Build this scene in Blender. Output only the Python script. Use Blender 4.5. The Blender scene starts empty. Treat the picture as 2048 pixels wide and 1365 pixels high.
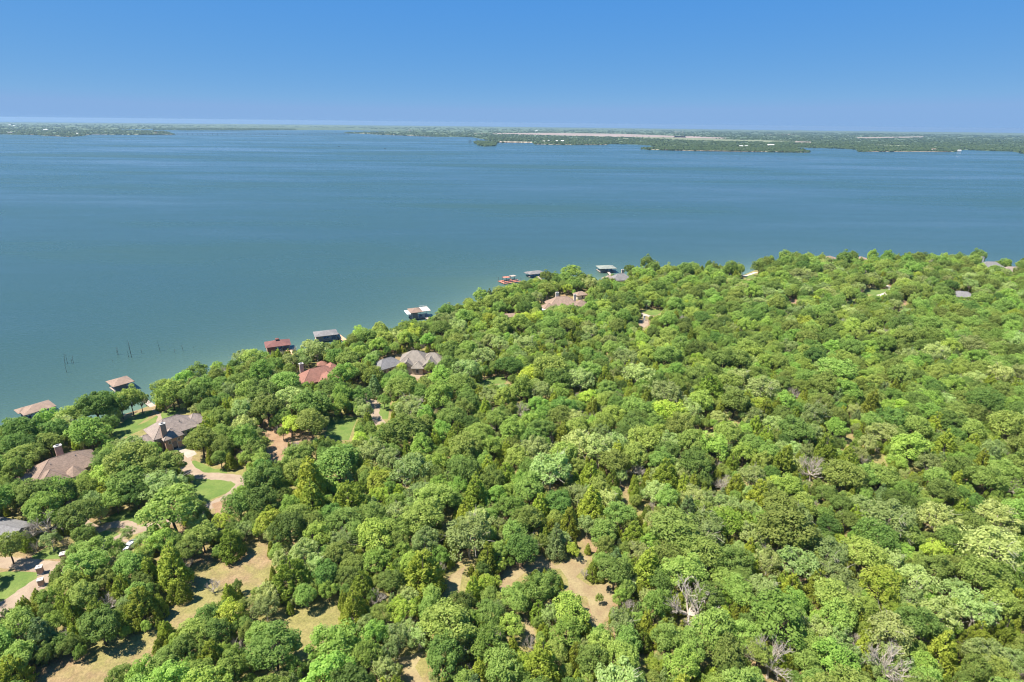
import bpy, bmesh, math, random
import numpy as np
from mathutils import Matrix, Vector
S = bpy.context.scene
C = S.collection
R = math.radians
# ---------------------------------------------------------------- camera
F = 1170.0; CX, CY = 1024.0, 682.5; HCAM = 120.0
PIT = math.atan((682.5 - 246.3) / F); ROL = math.atan(.0115)
_f = np.array([0, math.cos(PIT), -math.sin(PIT)]); _r0 = np.array([1., 0, 0]); _u0 = np.array([0, math.sin(PIT), math.cos(PIT)])
_r = math.cos(ROL) * _r0 + math.sin(ROL) * _u0; _u = -math.sin(ROL) * _r0 + math.cos(ROL) * _u0
cd = bpy.data.cameras.new('camera'); cam = bpy.data.objects.new('camera', cd); C.objects.link(cam)
cd.sensor_width = 36; cd.lens = 36 * F / 2048; cd.clip_start = 1; cd.clip_end = 80000
cam.matrix_world = Matrix(((_r[0], _u[0], -_f[0], 0), (_r[1], _u[1], -_f[1], 0), (_r[2], _u[2], -_f[2], HCAM), (0, 0, 0, 1)))
S.camera = cam
# ---------------------------------------------------------------- light
SUN_DIR = Vector((-.92, -.22, 0)).normalized(); SUN_EL = R(61)
w = bpy.data.worlds.new('World'); S.world = w; w.use_nodes = True
nt = w.node_tree; nt.nodes.clear()
sky = nt.nodes.new('ShaderNodeTexSky'); sky.sky_type = 'NISHITA'; sky.sun_disc = False
sky.sun_elevation = SUN_EL; sky.sun_rotation = math.atan2(SUN_DIR.x, SUN_DIR.y)
sky.altitude = 15000; sky.air_density = 2.0; sky.dust_density = 0; sky.ozone_density = 4
EXPOSURE = 1.1
# the same grade over the whole sky: deep clear blue, paler to the horizon
sep = nt.nodes.new('ShaderNodeSeparateColor'); com = nt.nodes.new('ShaderNodeCombineColor'); nt.links.new(sky.outputs[0], sep.inputs[0])
for ch, (gm, kk) in enumerate(((1.08, 2.45), (.36, .735), (.10, .87))):
    pw = nt.nodes.new('ShaderNodeMath'); pw.operation = 'POWER'; pw.inputs[1].default_value = gm; nt.links.new(sep.outputs[ch], pw.inputs[0])
    ml = nt.nodes.new('ShaderNodeMath'); ml.operation = 'MULTIPLY'; ml.inputs[1].default_value = kk * .0732 ** gm / (.1 * 2 ** EXPOSURE); nt.links.new(pw.outputs[0], ml.inputs[0])
    mn = nt.nodes.new('ShaderNodeMath'); mn.operation = 'MINIMUM'; mn.inputs[1].default_value = (.245, .435, .75)[ch] / (.1 * 2 ** EXPOSURE); nt.links.new(ml.outputs[0], mn.inputs[0]); nt.links.new(mn.outputs[0], com.inputs[ch])
bg = nt.nodes.new('ShaderNodeBackground'); bg.inputs['Strength'].default_value = .1
wo = nt.nodes.new('ShaderNodeOutputWorld')
nt.links.new(com.outputs[0], bg.inputs[0]); nt.links.new(bg.outputs[0], wo.inputs[0])
sd = bpy.data.lights.new('sun', 'SUN'); sd.energy = 5.0; sd.angle = R(.53); sd.color = (1, .95, .86)
sun = bpy.data.objects.new('sun', sd); C.objects.link(sun)
to_sun = Vector((SUN_DIR.x * math.cos(SUN_EL), SUN_DIR.y * math.cos(SUN_EL), math.sin(SUN_EL)))
sun.rotation_euler = to_sun.to_track_quat('Z', 'Y').to_euler(); sun.location = (0, 0, 300)
S.view_settings.view_transform = 'Standard'; S.view_settings.look = 'None'; S.view_settings.gamma = 1
S.view_settings.exposure = EXPOSURE
S.render.engine = 'CYCLES'
S.cycles.max_bounces = 8; S.cycles.diffuse_bounces = 6; S.cycles.transmission_bounces = 2; S.cycles.volume_bounces = 0
S.cycles.use_denoising = True; S.cycles.denoising_prefilter = 'ACCURATE'; S.cycles.filter_width = 1.1
HAZE = 4.6e-5

# ---------------------------------------------------------------- pixels to places
def ray(x, y): return _f + (x - CX) / F * _r - (y - CY) / F * _u
def P(x, y, z=3.0):
    d = ray(x, y); t = (z - HCAM) / d[2]
    return np.array([d[0] * t, d[1] * t, z])
def proj(p):
    v = np.array([p[0], p[1], p[2] - HCAM]); dz = v @ _f
    return CX + F * (v @ _r) / dz, CY - F * (v @ _u) / dz, dz
def crop(pts, ox, oy, s): return [(ox + x / s, oy + y / s) for x, y in pts]
GZ = 3.0
# ---------------------------------------------------------------- helpers
def obj(name, verts, faces, mat=None, parent=None, smooth=False):
    me = bpy.data.meshes.new(name); me.from_pydata([tuple(map(float, v)) for v in verts], [], faces); me.update()
    if mat: me.materials.append(mat)
    if smooth: me.polygons.foreach_set('use_smooth', [True] * len(me.polygons))
    o = bpy.data.objects.new(name, me); C.objects.link(o)
    if parent: o.parent = parent
    return o
def quads(name, V, mat, tint=None):
    """V: (n,4,3) array of leaf quads"""
    n = len(V); me = bpy.data.meshes.new(name)
    me.vertices.add(n * 4); me.vertices.foreach_set('co', V.reshape(-1).astype(np.float32))
    me.loops.add(n * 4); me.loops.foreach_set('vertex_index', np.arange(n * 4, dtype=np.int32))
    me.polygons.add(n); me.polygons.foreach_set('loop_start', np.arange(0, n * 4, 4, dtype=np.int32))
    me.polygons.foreach_set('loop_total', np.full(n, 4, dtype=np.int32)); me.update(calc_edges=True)
    if tint is not None:
        a = me.attributes.new('tint', 'FLOAT', 'POINT'); a.data.foreach_set('value', np.repeat(tint, 4).astype(np.float32))
    me.materials.append(mat); return me
def thing(name, loc, rz=0.0, label=None, cat=None, group=None):
    o = bpy.data.objects.new(name, None); o.empty_display_size = .5; C.objects.link(o)
    o.location = loc; o.rotation_euler = (0, 0, rz)
    if label: tag(o, label, cat, group)
    return o
def tag(o, label, cat, group=None, kind=None):
    if label: o['label'] = label
    if cat: o['category'] = cat
    if group: o['group'] = group
    if kind: o['kind'] = kind
    return o
class MB:
    def __init__(s): s.v = []; s.f = []
    def box(s, c, d, rz=0.0, taper=1.0):
        n = len(s.v); x, y, z = d[0] / 2, d[1] / 2, d[2] / 2; ca, sa = math.cos(rz), math.sin(rz)
        for k, (i, j, l) in enumerate([(-1, -1, -1), (1, -1, -1), (1, 1, -1), (-1, 1, -1), (-1, -1, 1), (1, -1, 1), (1, 1, 1), (-1, 1, 1)]):
            t = taper if l > 0 else 1
            px, py = i * x * t, j * y * t
            s.v.append((c[0] + px * ca - py * sa, c[1] + px * sa + py * ca, c[2] + l * z))
        s.f += [tuple(n + q for q in f) for f in [(0, 3, 2, 1), (4, 5, 6, 7), (0, 1, 5, 4), (1, 2, 6, 5), (2, 3, 7, 6), (3, 0, 4, 7)]]; return s
    def tube(s, p0, p1, r0, r1, k=6):
        p0 = np.array(p0, float); p1 = np.array(p1, float); d = p1 - p0; L = np.linalg.norm(d)
        if L < 1e-6: return s
        d /= L; a = np.cross(d, [0, 0, 1.]) if abs(d[2]) < .9 else np.cross(d, [1., 0, 0]); a /= np.linalg.norm(a); b = np.cross(d, a)
        n = len(s.v)
        for p, r in ((p0, r0), (p1, r1)):
            for i in range(k):
                t = 2 * math.pi * i / k; s.v.append(tuple(p + r * (math.cos(t) * a + math.sin(t) * b)))
        for i in range(k): s.f.append((n + i, n + (i + 1) % k, n + k + (i + 1) % k, n + k + i))
        s.f.append(tuple(n + k + i for i in range(k))); s.f.append(tuple(n + i for i in range(k))[::-1]); return s
    def build(s, name, mat, parent=None, smooth=False): return obj(name, s.v, s.f, mat, parent, smooth)

# ---------------------------------------------------------------- materials
def mat_base(name):
    m = bpy.data.materials.new(name); m.use_nodes = True; return m, m.node_tree, m.node_tree.nodes['Principled BSDF']
def N(nt, t, **k):
    n = nt.nodes.new(t)
    for a, v in k.items(): setattr(n, a, v)
    return n
def noise(nt, scale, detail=4, vec=None, rough=.6):
    n = N(nt, 'ShaderNodeTexNoise'); n.inputs['Scale'].default_value = scale; n.inputs['Detail'].default_value = detail; n.inputs['Roughness'].default_value = rough
    if vec is not None: nt.links.new(vec, n.inputs['Vector'])
    return n
def ramp(nt, src, stops, interp='LINEAR'):
    r = N(nt, 'ShaderNodeValToRGB'); r.color_ramp.interpolation = interp
    e = r.color_ramp.elements
    while len(e) < len(stops): e.new(.5)
    for i, (p, c) in enumerate(stops): e[i].position = p; e[i].color = (*c, 1)
    nt.links.new(src, r.inputs[0]); return r
def mix(nt, fac, a, b, mode='MIX'):
    m = N(nt, 'ShaderNodeMix', data_type='RGBA', blend_type=mode)
    for s, v in ((m.inputs[0], fac), (m.inputs[6], a), (m.inputs[7], b)):
        if isinstance(v, (int, float)): s.default_value = v
        elif isinstance(v, tuple): s.default_value = (*v, 1)
        else: nt.links.new(v, s)
    return m.outputs[2]
def geo_pos(nt): return N(nt, 'ShaderNodeNewGeometry').outputs['Position']
def flat(name, col, rough=.8, var=.25, scale=3.0, bump=0.0, bscale=20., metal=0.0):
    m, t, b = mat_base(name)
    tc = N(t, 'ShaderNodeTexCoord').outputs['Object']
    n = noise(t, scale, 5, tc)
    lo = tuple(c * (1 - var) for c in col); hi = tuple(min(1, c * (1 + var)) for c in col)
    r = ramp(t, n.outputs[0], [(.3, lo), (.7, hi)])
    t.links.new(r.outputs[0], b.inputs['Base Color']); b.inputs['Roughness'].default_value = rough; b.inputs['Metallic'].default_value = metal
    if bump:
        n2 = noise(t, bscale, 3, tc); bp = N(t, 'ShaderNodeBump'); bp.inputs['Strength'].default_value = bump; bp.inputs['Distance'].default_value = .05
        t.links.new(n2.outputs[0], bp.inputs['Height']); t.links.new(bp.outputs[0], b.inputs['Normal'])
    return m
def leaf_mat(name, dark, light, hue=.03, val=.3):
    m, t, b = mat_base(name)
    at = N(t, 'ShaderNodeAttribute', attribute_name='tint')
    r = ramp(t, at.outputs['Fac'], [(0, dark), (1, light)])
    oi = N(t, 'ShaderNodeObjectInfo')
    h = N(t, 'ShaderNodeHueSaturation')
    mh = N(t, 'ShaderNodeMapRange'); mh.inputs[3].default_value = .5 - hue * 1.15; mh.inputs[4].default_value = .5 + hue * .25; t.links.new(oi.outputs['Random'], mh.inputs[0])
    wn = N(t, 'ShaderNodeTexWhiteNoise', noise_dimensions='1D'); t.links.new(oi.outputs['Random'], wn.inputs['W'])
    mv = N(t, 'ShaderNodeMapRange'); mv.inputs[3].default_value = 1 - val; mv.inputs[4].default_value = 1 + val; t.links.new(wn.outputs['Value'], mv.inputs[0])
    t.links.new(mh.outputs[0], h.inputs['Hue']); t.links.new(mv.outputs[0], h.inputs['Value']); t.links.new(r.outputs[0], h.inputs['Color'])
    t.links.new(h.outputs[0], b.inputs['Base Color']); b.inputs['Roughness'].default_value = .7; b.inputs['Specular IOR Level'].default_value = .25
    tr = N(t, 'ShaderNodeBsdfTranslucent'); t.links.new(h.outputs[0], tr.inputs[0])
    ms = N(t, 'ShaderNodeMixShader'); ms.inputs[0].default_value = .5
    t.links.new(b.outputs[0], ms.inputs[1]); t.links.new(tr.outputs[0], ms.inputs[2])
    t.links.new(ms.outputs[0], t.nodes['Material Output'].inputs[0]); return m
LM = {
 'O': leaf_mat('leaf_oak', (0.185, 0.300, 0.053), (0.340, 0.468, 0.109)),
 'D': leaf_mat('leaf_dark', (0.113, 0.217, 0.040), (0.223, 0.344, 0.073)),
 'B': leaf_mat('leaf_bright', (0.207, 0.352, 0.055), (0.352, 0.512, 0.103)),
 'L': leaf_mat('leaf_lime', (0.311, 0.483, 0.050), (0.452, 0.577, 0.099)),
 'P': leaf_mat('leaf_pale', (0.278, 0.383, 0.103), (0.431, 0.532, 0.185)),
 'C': leaf_mat('leaf_cedar', (0.253, 0.339, 0.035), (0.406, 0.490, 0.076), .02),
 'K': leaf_mat('leaf_cedar_dark', (0.166, 0.249, 0.028), (0.295, 0.393, 0.057), .015),
 'G': leaf_mat('leaf_cedar_grey', (0.197, 0.296, 0.092), (0.310, 0.414, 0.154), .02)}
M_BARK = flat('bark', (.085, .065, .05), .9, .35, 2.0)
M_DEAD = flat('dead_wood', (.40, .345, .28), .9, .25, 1.5)
M_SNAG = flat('wet_dead_wood', (.09, .08, .07), .8, .3, 2.0)

def ground_mat():
    m, t, b = mat_base('ground'); p = geo_pos(t)
    n1 = noise(t, .055, 5, p); n2 = noise(t, .35, 6, p); n3 = noise(t, 2.5, 4, p)
    dirt = ramp(t, n2.outputs[0], [(.3, (.21, .13, .065)), (.7, (.31, .215, .11))])
    grass = ramp(t, n2.outputs[0], [(.3, (.18, .165, .045)), (.7, (.27, .225, .078))])
    f = ramp(t, n1.outputs[0], [(.38, (0, 0, 0)), (.52, (1, 1, 1))])
    c = mix(t, f.outputs[0], dirt.outputs[0], grass.outputs[0])
    g = ramp(t, n3.outputs[0], [(.35, (.72, .72, .72)), (.65, (1.15, 1.15, 1.15))])
    c = mix(t, 1.0, c, g.outputs[0], 'MULTIPLY')
    t.links.new(c, b.inputs['Base Color']); b.inputs['Roughness'].default_value = .95
    bp = N(t, 'ShaderNodeBump'); bp.inputs['Strength'].default_value = .6; bp.inputs['Distance'].default_value = .25
    t.links.new(n3.outputs[0], bp.inputs['Height']); t.links.new(bp.outputs[0], b.inputs['Normal']); return m
def sheet_mat(name, c1, c2, scale=.5, fine=3.0, bump=.3):
    m, t, b = mat_base(name); p = geo_pos(t)
    n1 = noise(t, scale, 5, p); n2 = noise(t, fine, 5, p)
    r = ramp(t, n1.outputs[0], [(.3, c1), (.7, c2)]); g = ramp(t, n2.outputs[0], [(.3, (.8, .8, .8)), (.7, (1.12, 1.12, 1.12))])
    c = mix(t, 1.0, r.outputs[0], g.outputs[0], 'MULTIPLY'); t.links.new(c, b.inputs['Base Color']); b.inputs['Roughness'].default_value = .95
    bp = N(t, 'ShaderNodeBump'); bp.inputs['Strength'].default_value = bump; bp.inputs['Distance'].default_value = .08
    t.links.new(n2.outputs[0], bp.inputs['Height']); t.links.new(bp.outputs[0], b.inputs['Normal']); return m
M_GROUND = ground_mat()
M_LAWN = sheet_mat('lawn', (.078, .140, .018), (.150, .190, .038), .25, 2.5)
M_DRIVE = sheet_mat('gravel', (.26, .185, .125), (.34, .26, .18), .3, 4.0)
M_DIRT = sheet_mat('red_dirt', (.23, .135, .072), (.32, .21, .12), .3, 2.0)
M_CONC = sheet_mat('concrete', (.32, .28, .22), (.42, .365, .30), .4, 3.0)
M_SAND = sheet_mat('sand', (.50, .43, .33), (.62, .55, .44), .4, 3.0)
def water_mat():
    m, t, b = mat_base('lake_water'); p = geo_pos(t)
    at = N(t, 'ShaderNodeAttribute', attribute_name='shallow')
    mp = N(t, 'ShaderNodeMapping'); mp.inputs['Scale'].default_value = (.0009, .0032, 1); mp.inputs['Rotation'].default_value = (0, 0, R(-6)); t.links.new(p, mp.inputs[0])
    st = noise(t, 1.0, 7, mp.outputs[0], .62)
    deep = ramp(t, st.outputs[0], [(.35, (.026, .062, .056)), (.65, (.033, .073, .065))])
    r = ramp(t, at.outputs['Fac'], [(0, (0, 0, 0)), (1, (1, 1, 1))])
    c = mix(t, r.outputs[0], deep.outputs[0], (.118, .178, .112))
    t.links.new(c, b.inputs['Base Color'])
    rr = N(t, 'ShaderNodeMapRange'); rr.inputs[1].default_value = .40; rr.inputs[2].default_value = .60; rr.inputs[3].default_value = .06; rr.inputs[4].default_value = .37
    mp3 = N(t, 'ShaderNodeMapping'); mp3.inputs['Scale'].default_value = (.0008, .0075, 1); mp3.inputs['Rotation'].default_value = (0, 0, R(4)); t.links.new(p, mp3.inputs[0])
    s3 = noise(t, 1.0, 6, mp3.outputs[0], .6); s3.inputs['Distortion'].default_value = .8; av = N(t, 'ShaderNodeMix', data_type='FLOAT'); av.inputs[0].default_value = .22; t.links.new(st.outputs[0], av.inputs[2]); t.links.new(s3.outputs[0], av.inputs[3])
    t.links.new(av.outputs[0], rr.inputs[0]); t.links.new(rr.outputs[0], b.inputs['Roughness'])
    b.inputs['IOR'].default_value = 1.33
    m2 = N(t, 'ShaderNodeMapping'); m2.inputs['Scale'].default_value = (.30, .62, 1); m2.inputs['Rotation'].default_value = (0, 0, R(-20)); t.links.new(p, m2.inputs[0])
    wv = noise(t, 1.0, 5, m2.outputs[0], .6)
    bp = N(t, 'ShaderNodeBump'); bp.inputs['Strength'].default_value = .8; bp.inputs['Distance'].default_value = .55
    t.links.new(wv.outputs[0], bp.inputs['Height']); t.links.new(bp.outputs[0], b.inputs['Normal']); return m
M_WATER = water_mat()
def shingle(name, col, var=.18):
    m, t, b = mat_base(name); tc = N(t, 'ShaderNodeTexCoord').outputs['Object']
    br = N(t, 'ShaderNodeTexBrick'); br.inputs['Scale'].default_value = 1.0; br.inputs['Brick Width'].default_value = .5; br.inputs['Row Height'].default_value = .22; br.inputs['Mortar Size'].default_value = .02
    br.inputs['Color1'].default_value = (*[c * (1 - var) for c in col], 1); br.inputs['Color2'].default_value = (*[c * (1 + var) for c in col], 1); br.inputs['Mortar'].default_value = (*[c * .6 for c in col], 1)
    t.links.new(tc, br.inputs['Vector'])
    n = noise(t, .5, 5, tc); g = ramp(t, n.outputs[0], [(.3, (.82, .82, .82)), (.7, (1.12, 1.12, 1.12))])
    t.links.new(mix(t, 1.0, br.outputs[0], g.outputs[0], 'MULTIPLY'), b.inputs['Base Color']); b.inputs['Roughness'].default_value = .9; return m
def brick(name, col):
    m, t, b = mat_base(name); tc = N(t, 'ShaderNodeTexCoord').outputs['Object']
    n = noise(t, 4, 5, tc); n2 = noise(t, .7, 3, tc)
    r = ramp(t, n.outputs[0], [(.25, tuple(c * .65 for c in col)), (.75, tuple(min(1, c * 1.25) for c in col))]); g = ramp(t, n2.outputs[0], [(.3, (.88, .88, .88)), (.7, (1.1, 1.1, 1.1))])
    t.links.new(mix(t, 1.0, r.outputs[0], g.outputs[0], 'MULTIPLY'), b.inputs['Base Color']); b.inputs['Roughness'].default_value = .9; return m
RB = {'brown': shingle('shingle_brown', (0.248, 0.170, 0.123)), 'grey': shingle('shingle_grey', (0.281, 0.220, 0.179)), 'red': shingle('shingle_red', (0.269, 0.123, 0.086)),
      'lgrey': shingle('shingle_light', (0.234, 0.198, 0.158)), 'tan': shingle('shingle_tan', (0.279, 0.192, 0.137)), 'slate': shingle('shingle_slate', (0.195, 0.183, 0.175)),
      'green': shingle('shingle_green', (0.239, 0.257, 0.215)), 'dred': shingle('shingle_dark_red', (0.184, 0.077, 0.063)), 'white': flat('roof_white', (.72, .70, .66), .6, .1)}
M_BRK = brick('brick_pink', (.42, .27, .20)); M_BRK2 = brick('brick_tan', (.46, .36, .27)); M_STUC = flat('stucco', (.62, .54, .44), .85, .12); M_WHITE = flat('white_paint', (.66, .64, .60), .5, .08)
M_WOOD = flat('cedar_deck', (.52, .30, .17), .8, .25, 1.2); M_WOODR = flat('red_deck', (.45, .17, .11), .8, .2, 1.2); M_WOODG = flat('grey_deck', (.38, .30, .24), .85, .2, 1.2)
M_PILE = flat('pile', (.10, .085, .07), .9, .3); M_GLASS = flat('glass_dark', (.03, .035, .04), .1, .1); M_DKWALL = flat('dark_siding', (.16, .16, .165), .8, .2); M_REDWALL = flat('red_siding', (.22, .075, .05), .8, .2)
M_FASCIA = flat('fascia', (.50, .43, .36), .7, .1); M_STONE = flat('cap_stone', (.48, .44, .38), .85, .15); M_CAR = flat('car_paint_white', (.62, .66, .72), .25, .04); M_TYRE = flat('tyre', (.02, .02, .02), .8, .1)
M_BLUE = flat('blue_paint', (.06, .16, .42), .5, .1); M_HULL = flat('boat_white', (.75, .76, .78), .3, .05)

# ---------------------------------------------------------------- shoreline and terrain
SHORE_PX = [(-700, 1130), (-300, 985), (-120, 930), (0, 892), (90, 872), (180, 852), (267, 825), (307, 812), (360, 790), (420, 764), (480, 740), (560, 720), (640, 703), (700, 690), (770, 678), (840, 660), (900, 638), (970, 609), (1050, 578),
            (1130, 566), (1200, 562), (1280, 554), (1340, 552), (1420, 551), (1488, 551), (1512, 541), (1560, 536), (1660, 533), (1755, 533), (1850, 533), (1950, 537), (2048, 545), (2300, 560), (2800, 590)]
SH = np.array([P(x, y, 0)[:2] for x, y in SHORE_PX])
def shore_sd(X, Y):
    """signed distance to the shoreline: + on land"""
    X = np.asarray(X, float); Y = np.asarray(Y, float); best = np.full(X.shape, 1e9)
    for a, b in zip(SH[:-1], SH[1:]):
        d = b - a; L2 = d @ d; t = np.clip(((X - a[0]) * d[0] + (Y - a[1]) * d[1]) / L2, 0, 1)
        best = np.minimum(best, np.hypot(X - a[0] - t * d[0], Y - a[1] - t * d[1]))
    yl = np.interp(X, SH[:, 0], SH[:, 1])
    return np.where(Y < yl, best, -best)
def gz(X, Y):
    s = shore_sd(X, Y)
    return np.where(s > 0, .15 + (GZ - .15) * (1 - np.exp(-np.maximum(s, 0) / 7.0)), np.maximum(-3, .15 + s * .18))
gx = np.arange(-620, 900, 4.0); gy = np.arange(20, 640, 4.0)
GX, GY = np.meshgrid(gx, gy); GZZ = gz(GX, GY)
nx, ny = len(gx), len(gy)
gv = np.stack([GX, GY, GZZ], -1).reshape(-1, 3)
gf = [(j * nx + i, j * nx + i + 1, (j + 1) * nx + i + 1, (j + 1) * nx + i) for j in range(ny - 1) for i in range(nx - 1)]
terrain = obj('wooded_ground', gv, gf, M_GROUND, smooth=True); tag(terrain, None, None, kind='structure')

RH = 21000.0
ang = np.radians(np.concatenate([np.linspace(-110, -50, 20)[:-1], np.linspace(-50, 50, 240), np.linspace(50, 110, 20)[1:]])); rad = np.concatenate([np.geomspace(60, 900, 130), np.geomspace(950, RH, 60)])
A_, R_ = np.meshgrid(ang, rad); WX, WY = R_ * np.sin(A_), R_ * np.cos(A_)
sdw = -shore_sd(WX, WY); shallow = .6 * np.exp(-np.maximum(sdw, 0) / 14.0) + .38 * np.exp(-np.maximum(sdw, 0) / 60.0)
na, nr = len(ang), len(rad)
wo_ = obj('lake_water', np.stack([WX, WY, WX * 0], -1).reshape(-1, 3), [(j * na + i, (j + 1) * na + i, (j + 1) * na + i + 1, j * na + i + 1) for j in range(nr - 1) for i in range(na - 1)], M_WATER, smooth=True)
a = wo_.data.attributes.new('shallow', 'FLOAT', 'POINT'); a.data.foreach_set('value', shallow.reshape(-1).astype(np.float32))
tag(wo_, None, None, kind='structure')

# ---------------------------------------------------------------- sheets on the land (drives, lawns, dirt)
clear_px = []          # screen outlines of open ground that trees must leave visible
drive_lines = []
def sheet(name, px, mat, dz, protect=True, step=2.0):
    w = np.array([P(x, y, GZ)[:2] for x, y in px])
    bm = bmesh.new(); vs = [bm.verts.new((x, y, 0)) for x, y in w]; bm.faces.new(vs)
    bmesh.ops.triangulate(bm, faces=bm.faces[:])
    for _ in range(3):
        es = [e for e in bm.edges if e.calc_length() > 4]
        if es: bmesh.ops.subdivide_edges(bm, edges=es, cuts=1)
        bmesh.ops.triangulate(bm, faces=bm.faces[:])
    xs = np.array([v.co[:2] for v in bm.verts]); zz = gz(xs[:, 0], xs[:, 1])
    for v, z in zip(bm.verts, zz): v.co.z = z + dz
    bmesh.ops.recalc_face_normals(bm, faces=bm.faces[:])
    if sum(f.normal.z for f in bm.faces) < 0: bmesh.ops.reverse_faces(bm, faces=bm.faces[:])
    me = bpy.data.meshes.new(name); bm.to_mesh(me); bm.free(); me.materials.append(mat)
    o = bpy.data.objects.new(name, me); C.objects.link(o); tag(o, None, None, kind='structure')
    if protect: clear_px.append(px)
    return o
def catmull(pts, n=6):
    p = [np.array(q, float) for q in pts]; p = [2 * p[0] - p[1]] + p + [2 * p[-1] - p[-2]]; out = []
    for i in range(1, len(p) - 2):
        for k in range(n):
            t = k / n; out.append(.5 * (2 * p[i] + (p[i + 1] - p[i - 1]) * t + (2 * p[i - 1] - 5 * p[i] + 4 * p[i + 1] - p[i + 2]) * t * t + (3 * p[i] - p[i - 1] - 3 * p[i + 1] + p[i + 2]) * t ** 3))
    out.append(p[-2]); return out
def strip(name, px, width, mat, dz, keep=2.2):
    c = catmull([P(x, y, GZ)[:2] for x, y in px]); v = []; f = []
    drive_lines.append((np.array(c), width / 2 + keep)); rng = random.Random(len(c))
    for i, q in enumerate(c):
        d = c[min(i + 1, len(c) - 1)] - c[max(i - 1, 0)]; d /= np.linalg.norm(d) + 1e-9; n = np.array([-d[1], d[0]])
        for s in (-1, -.33, .33, 1):
            p = q + n * s * (width / 2 + (rng.uniform(-.3, .3) if abs(s) == 1 else 0)); v.append((p[0], p[1], float(gz(p[0], p[1])) + dz))
        if i:
            b = 4 * i
            for k in range(3): f.append((b - 4 + k, b + k, b + k + 1, b - 4 + k + 1)[::-1])
    o = obj(name, v, f, mat, smooth=True); tag(o, None, None, kind='structure'); return o

A6 = lambda p: crop(p, 0, 1030, 6.825)
A8 = lambda p: crop(p, 300, 900, 8.53)
cA = lambda p: crop(p, 0, 980, 3.546)
cB = lambda p: crop(p, 500, 980, 3.546)
cC = lambda p: crop(p, 1000, 980, 3.546)
cD = lambda p: crop(p, 1500, 980, 3.546)
cE = lambda p: crop(p, 500, 700, 4.096)
cF = lambda p: crop(p, 1000, 700, 4.096)
cG = lambda p: crop(p, 1500, 700, 3.737)
c4 = lambda p: crop(p, 0, 720, 4.876)
c7 = lambda p: crop(p, 1640, 500, 5.02)
c2 = lambda p: crop(p, 200, 740, 13.65)
# lawns
sheet('lawn', [(388, 955), (402, 956), (440, 957), (478, 961), (468, 980), (440, 992), (412, 1004), (398, 1003), (385, 985)], M_LAWN, .012)
sheet('lawn', A6([(1280, 110), (1500, 20), (1660, -60), (1911, -60), (1960, 60), (1911, 130), (1800, 130), (1640, 90), (1450, 100)]), M_LAWN, .012)
sheet('lawn', A6([(1330, 205), (1600, 240), (1660, 300), (1560, 330), (1400, 330), (1300, 300)]), M_LAWN, .012)
sheet('lawn', A6([(-60, 1290), (-60, 800), (80, 775), (340, 775), (520, 790), (560, 930), (300, 1120), (60, 1270)]), M_LAWN, .012)
sheet('lawn', A6([(430, 570), (640, 440), (800, 440), (860, 520), (840, 600), (480, 610)]), M_LAWN, .012)
sheet('lawn', A8([(690, 200), (760, 180), (930, 250), (1100, 330), (1300, 330), (1320, 400), (1100, 400), (840, 390), (780, 320)]), M_LAWN, .012)
sheet('lawn', c4([(1330, 640), (1430, 600), (1520, 545), (1600, 490), (1690, 440), (1760, 470), (1700, 545), (1560, 615), (1470, 640), (1340, 700), (1200, 760), (1060, 740), (1090, 690), (1240, 560), (1330, 500), (1500, 470), (1440, 560)]), M_LAWN, .012)
sheet('lawn', c4([(-150, 270), (-100, 100), (0, 60), (60, 120), (0, 260)]), M_LAWN, .012, False)
sheet('lawn', cE([(660, 560), (760, 530), (880, 560), (840, 650), (810, 740), (690, 740), (620, 690)]), M_LAWN, .012)
sheet('lawn', cE([(1020, 455), (1150, 430), (1130, 570), (1070, 570), (1020, 530)]), M_LAWN, .012)
sheet('lawn', cE([(1870, 275), (1960, 230), (2080, 200), (2100, 270), (1960, 290)]), M_LAWN, .012)
sheet('lawn', crop([(500, 280), (830, 250), (1100, 200), (1500, 270), (1350, 400), (1180, 500), (950, 480), (720, 400)], 1260, 610, 22.75), M_LAWN, .012)
sheet('lawn', c7([(470, 400), (650, 395), (700, 380), (660, 420), (600, 460), (400, 440)]), M_LAWN, .012)
sheet('lawn', c7([(270, 520), (350, 490), (340, 545), (290, 550)]), M_LAWN, .012)
sheet('lawn', crop([(400, 250), (395, 300), (345, 300), (335, 285)], 1380, 460, 3.066), M_LAWN, .012)
sheet('lawn', crop([(800, 1120), (1000, 1020), (1020, 1060), (940, 1180), (850, 1220)], 520, 650, 11.38), M_LAWN, .012)
sheet('lawn', crop([(1180, 1020), (1330, 980), (1340, 1040), (1200, 1070)], 520, 650, 11.38), M_LAWN, .012)
# drives
strip('driveway', [(-150, 1310), (-60, 1262), (0, 1222), (45, 1192), (88, 1162), (126, 1133), (168, 1105), (205, 1088), (232, 1092), (262, 1096)], 6.0, M_DRIVE, .02)
strip('driveway', [(-120, 1128), (-40, 1126), (20, 1126), (70, 1131), (112, 1136)], 4.4, M_DRIVE, .024)
strip('driveway', [(232, 1092), (236, 1078), (262, 1062), (258, 1051), (235, 1049), (213, 1053), (190, 1060), (160, 1040), (140, 1000)], 3.4, M_DRIVE, .028, 1.0)
strip('driveway', [(262, 1062), (330, 1046), (400, 1020), (440, 1003), (468, 985), (484, 966), (470, 957), (430, 953), (395, 950), (372, 930), (372, 912)], 4.2, M_DRIVE, .016)
strip('driveway', [(440, 1003), (450, 1030), (440, 1060)], 5.0, M_DIRT, .020)
strip('footpath', [(306, 815), (317, 826), (318, 845)], 1.5, M_DRIVE, .02, .4)
sheet('driveway', A8([(330, -20), (500, -30), (760, 20), (800, 75), (700, 120), (640, 140), (540, 60)]), M_CONC, .032)
sheet('driveway', [(818, 742), (842, 740), (850, 748), (836, 758), (820, 752)], M_DRIVE, .012)
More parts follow.
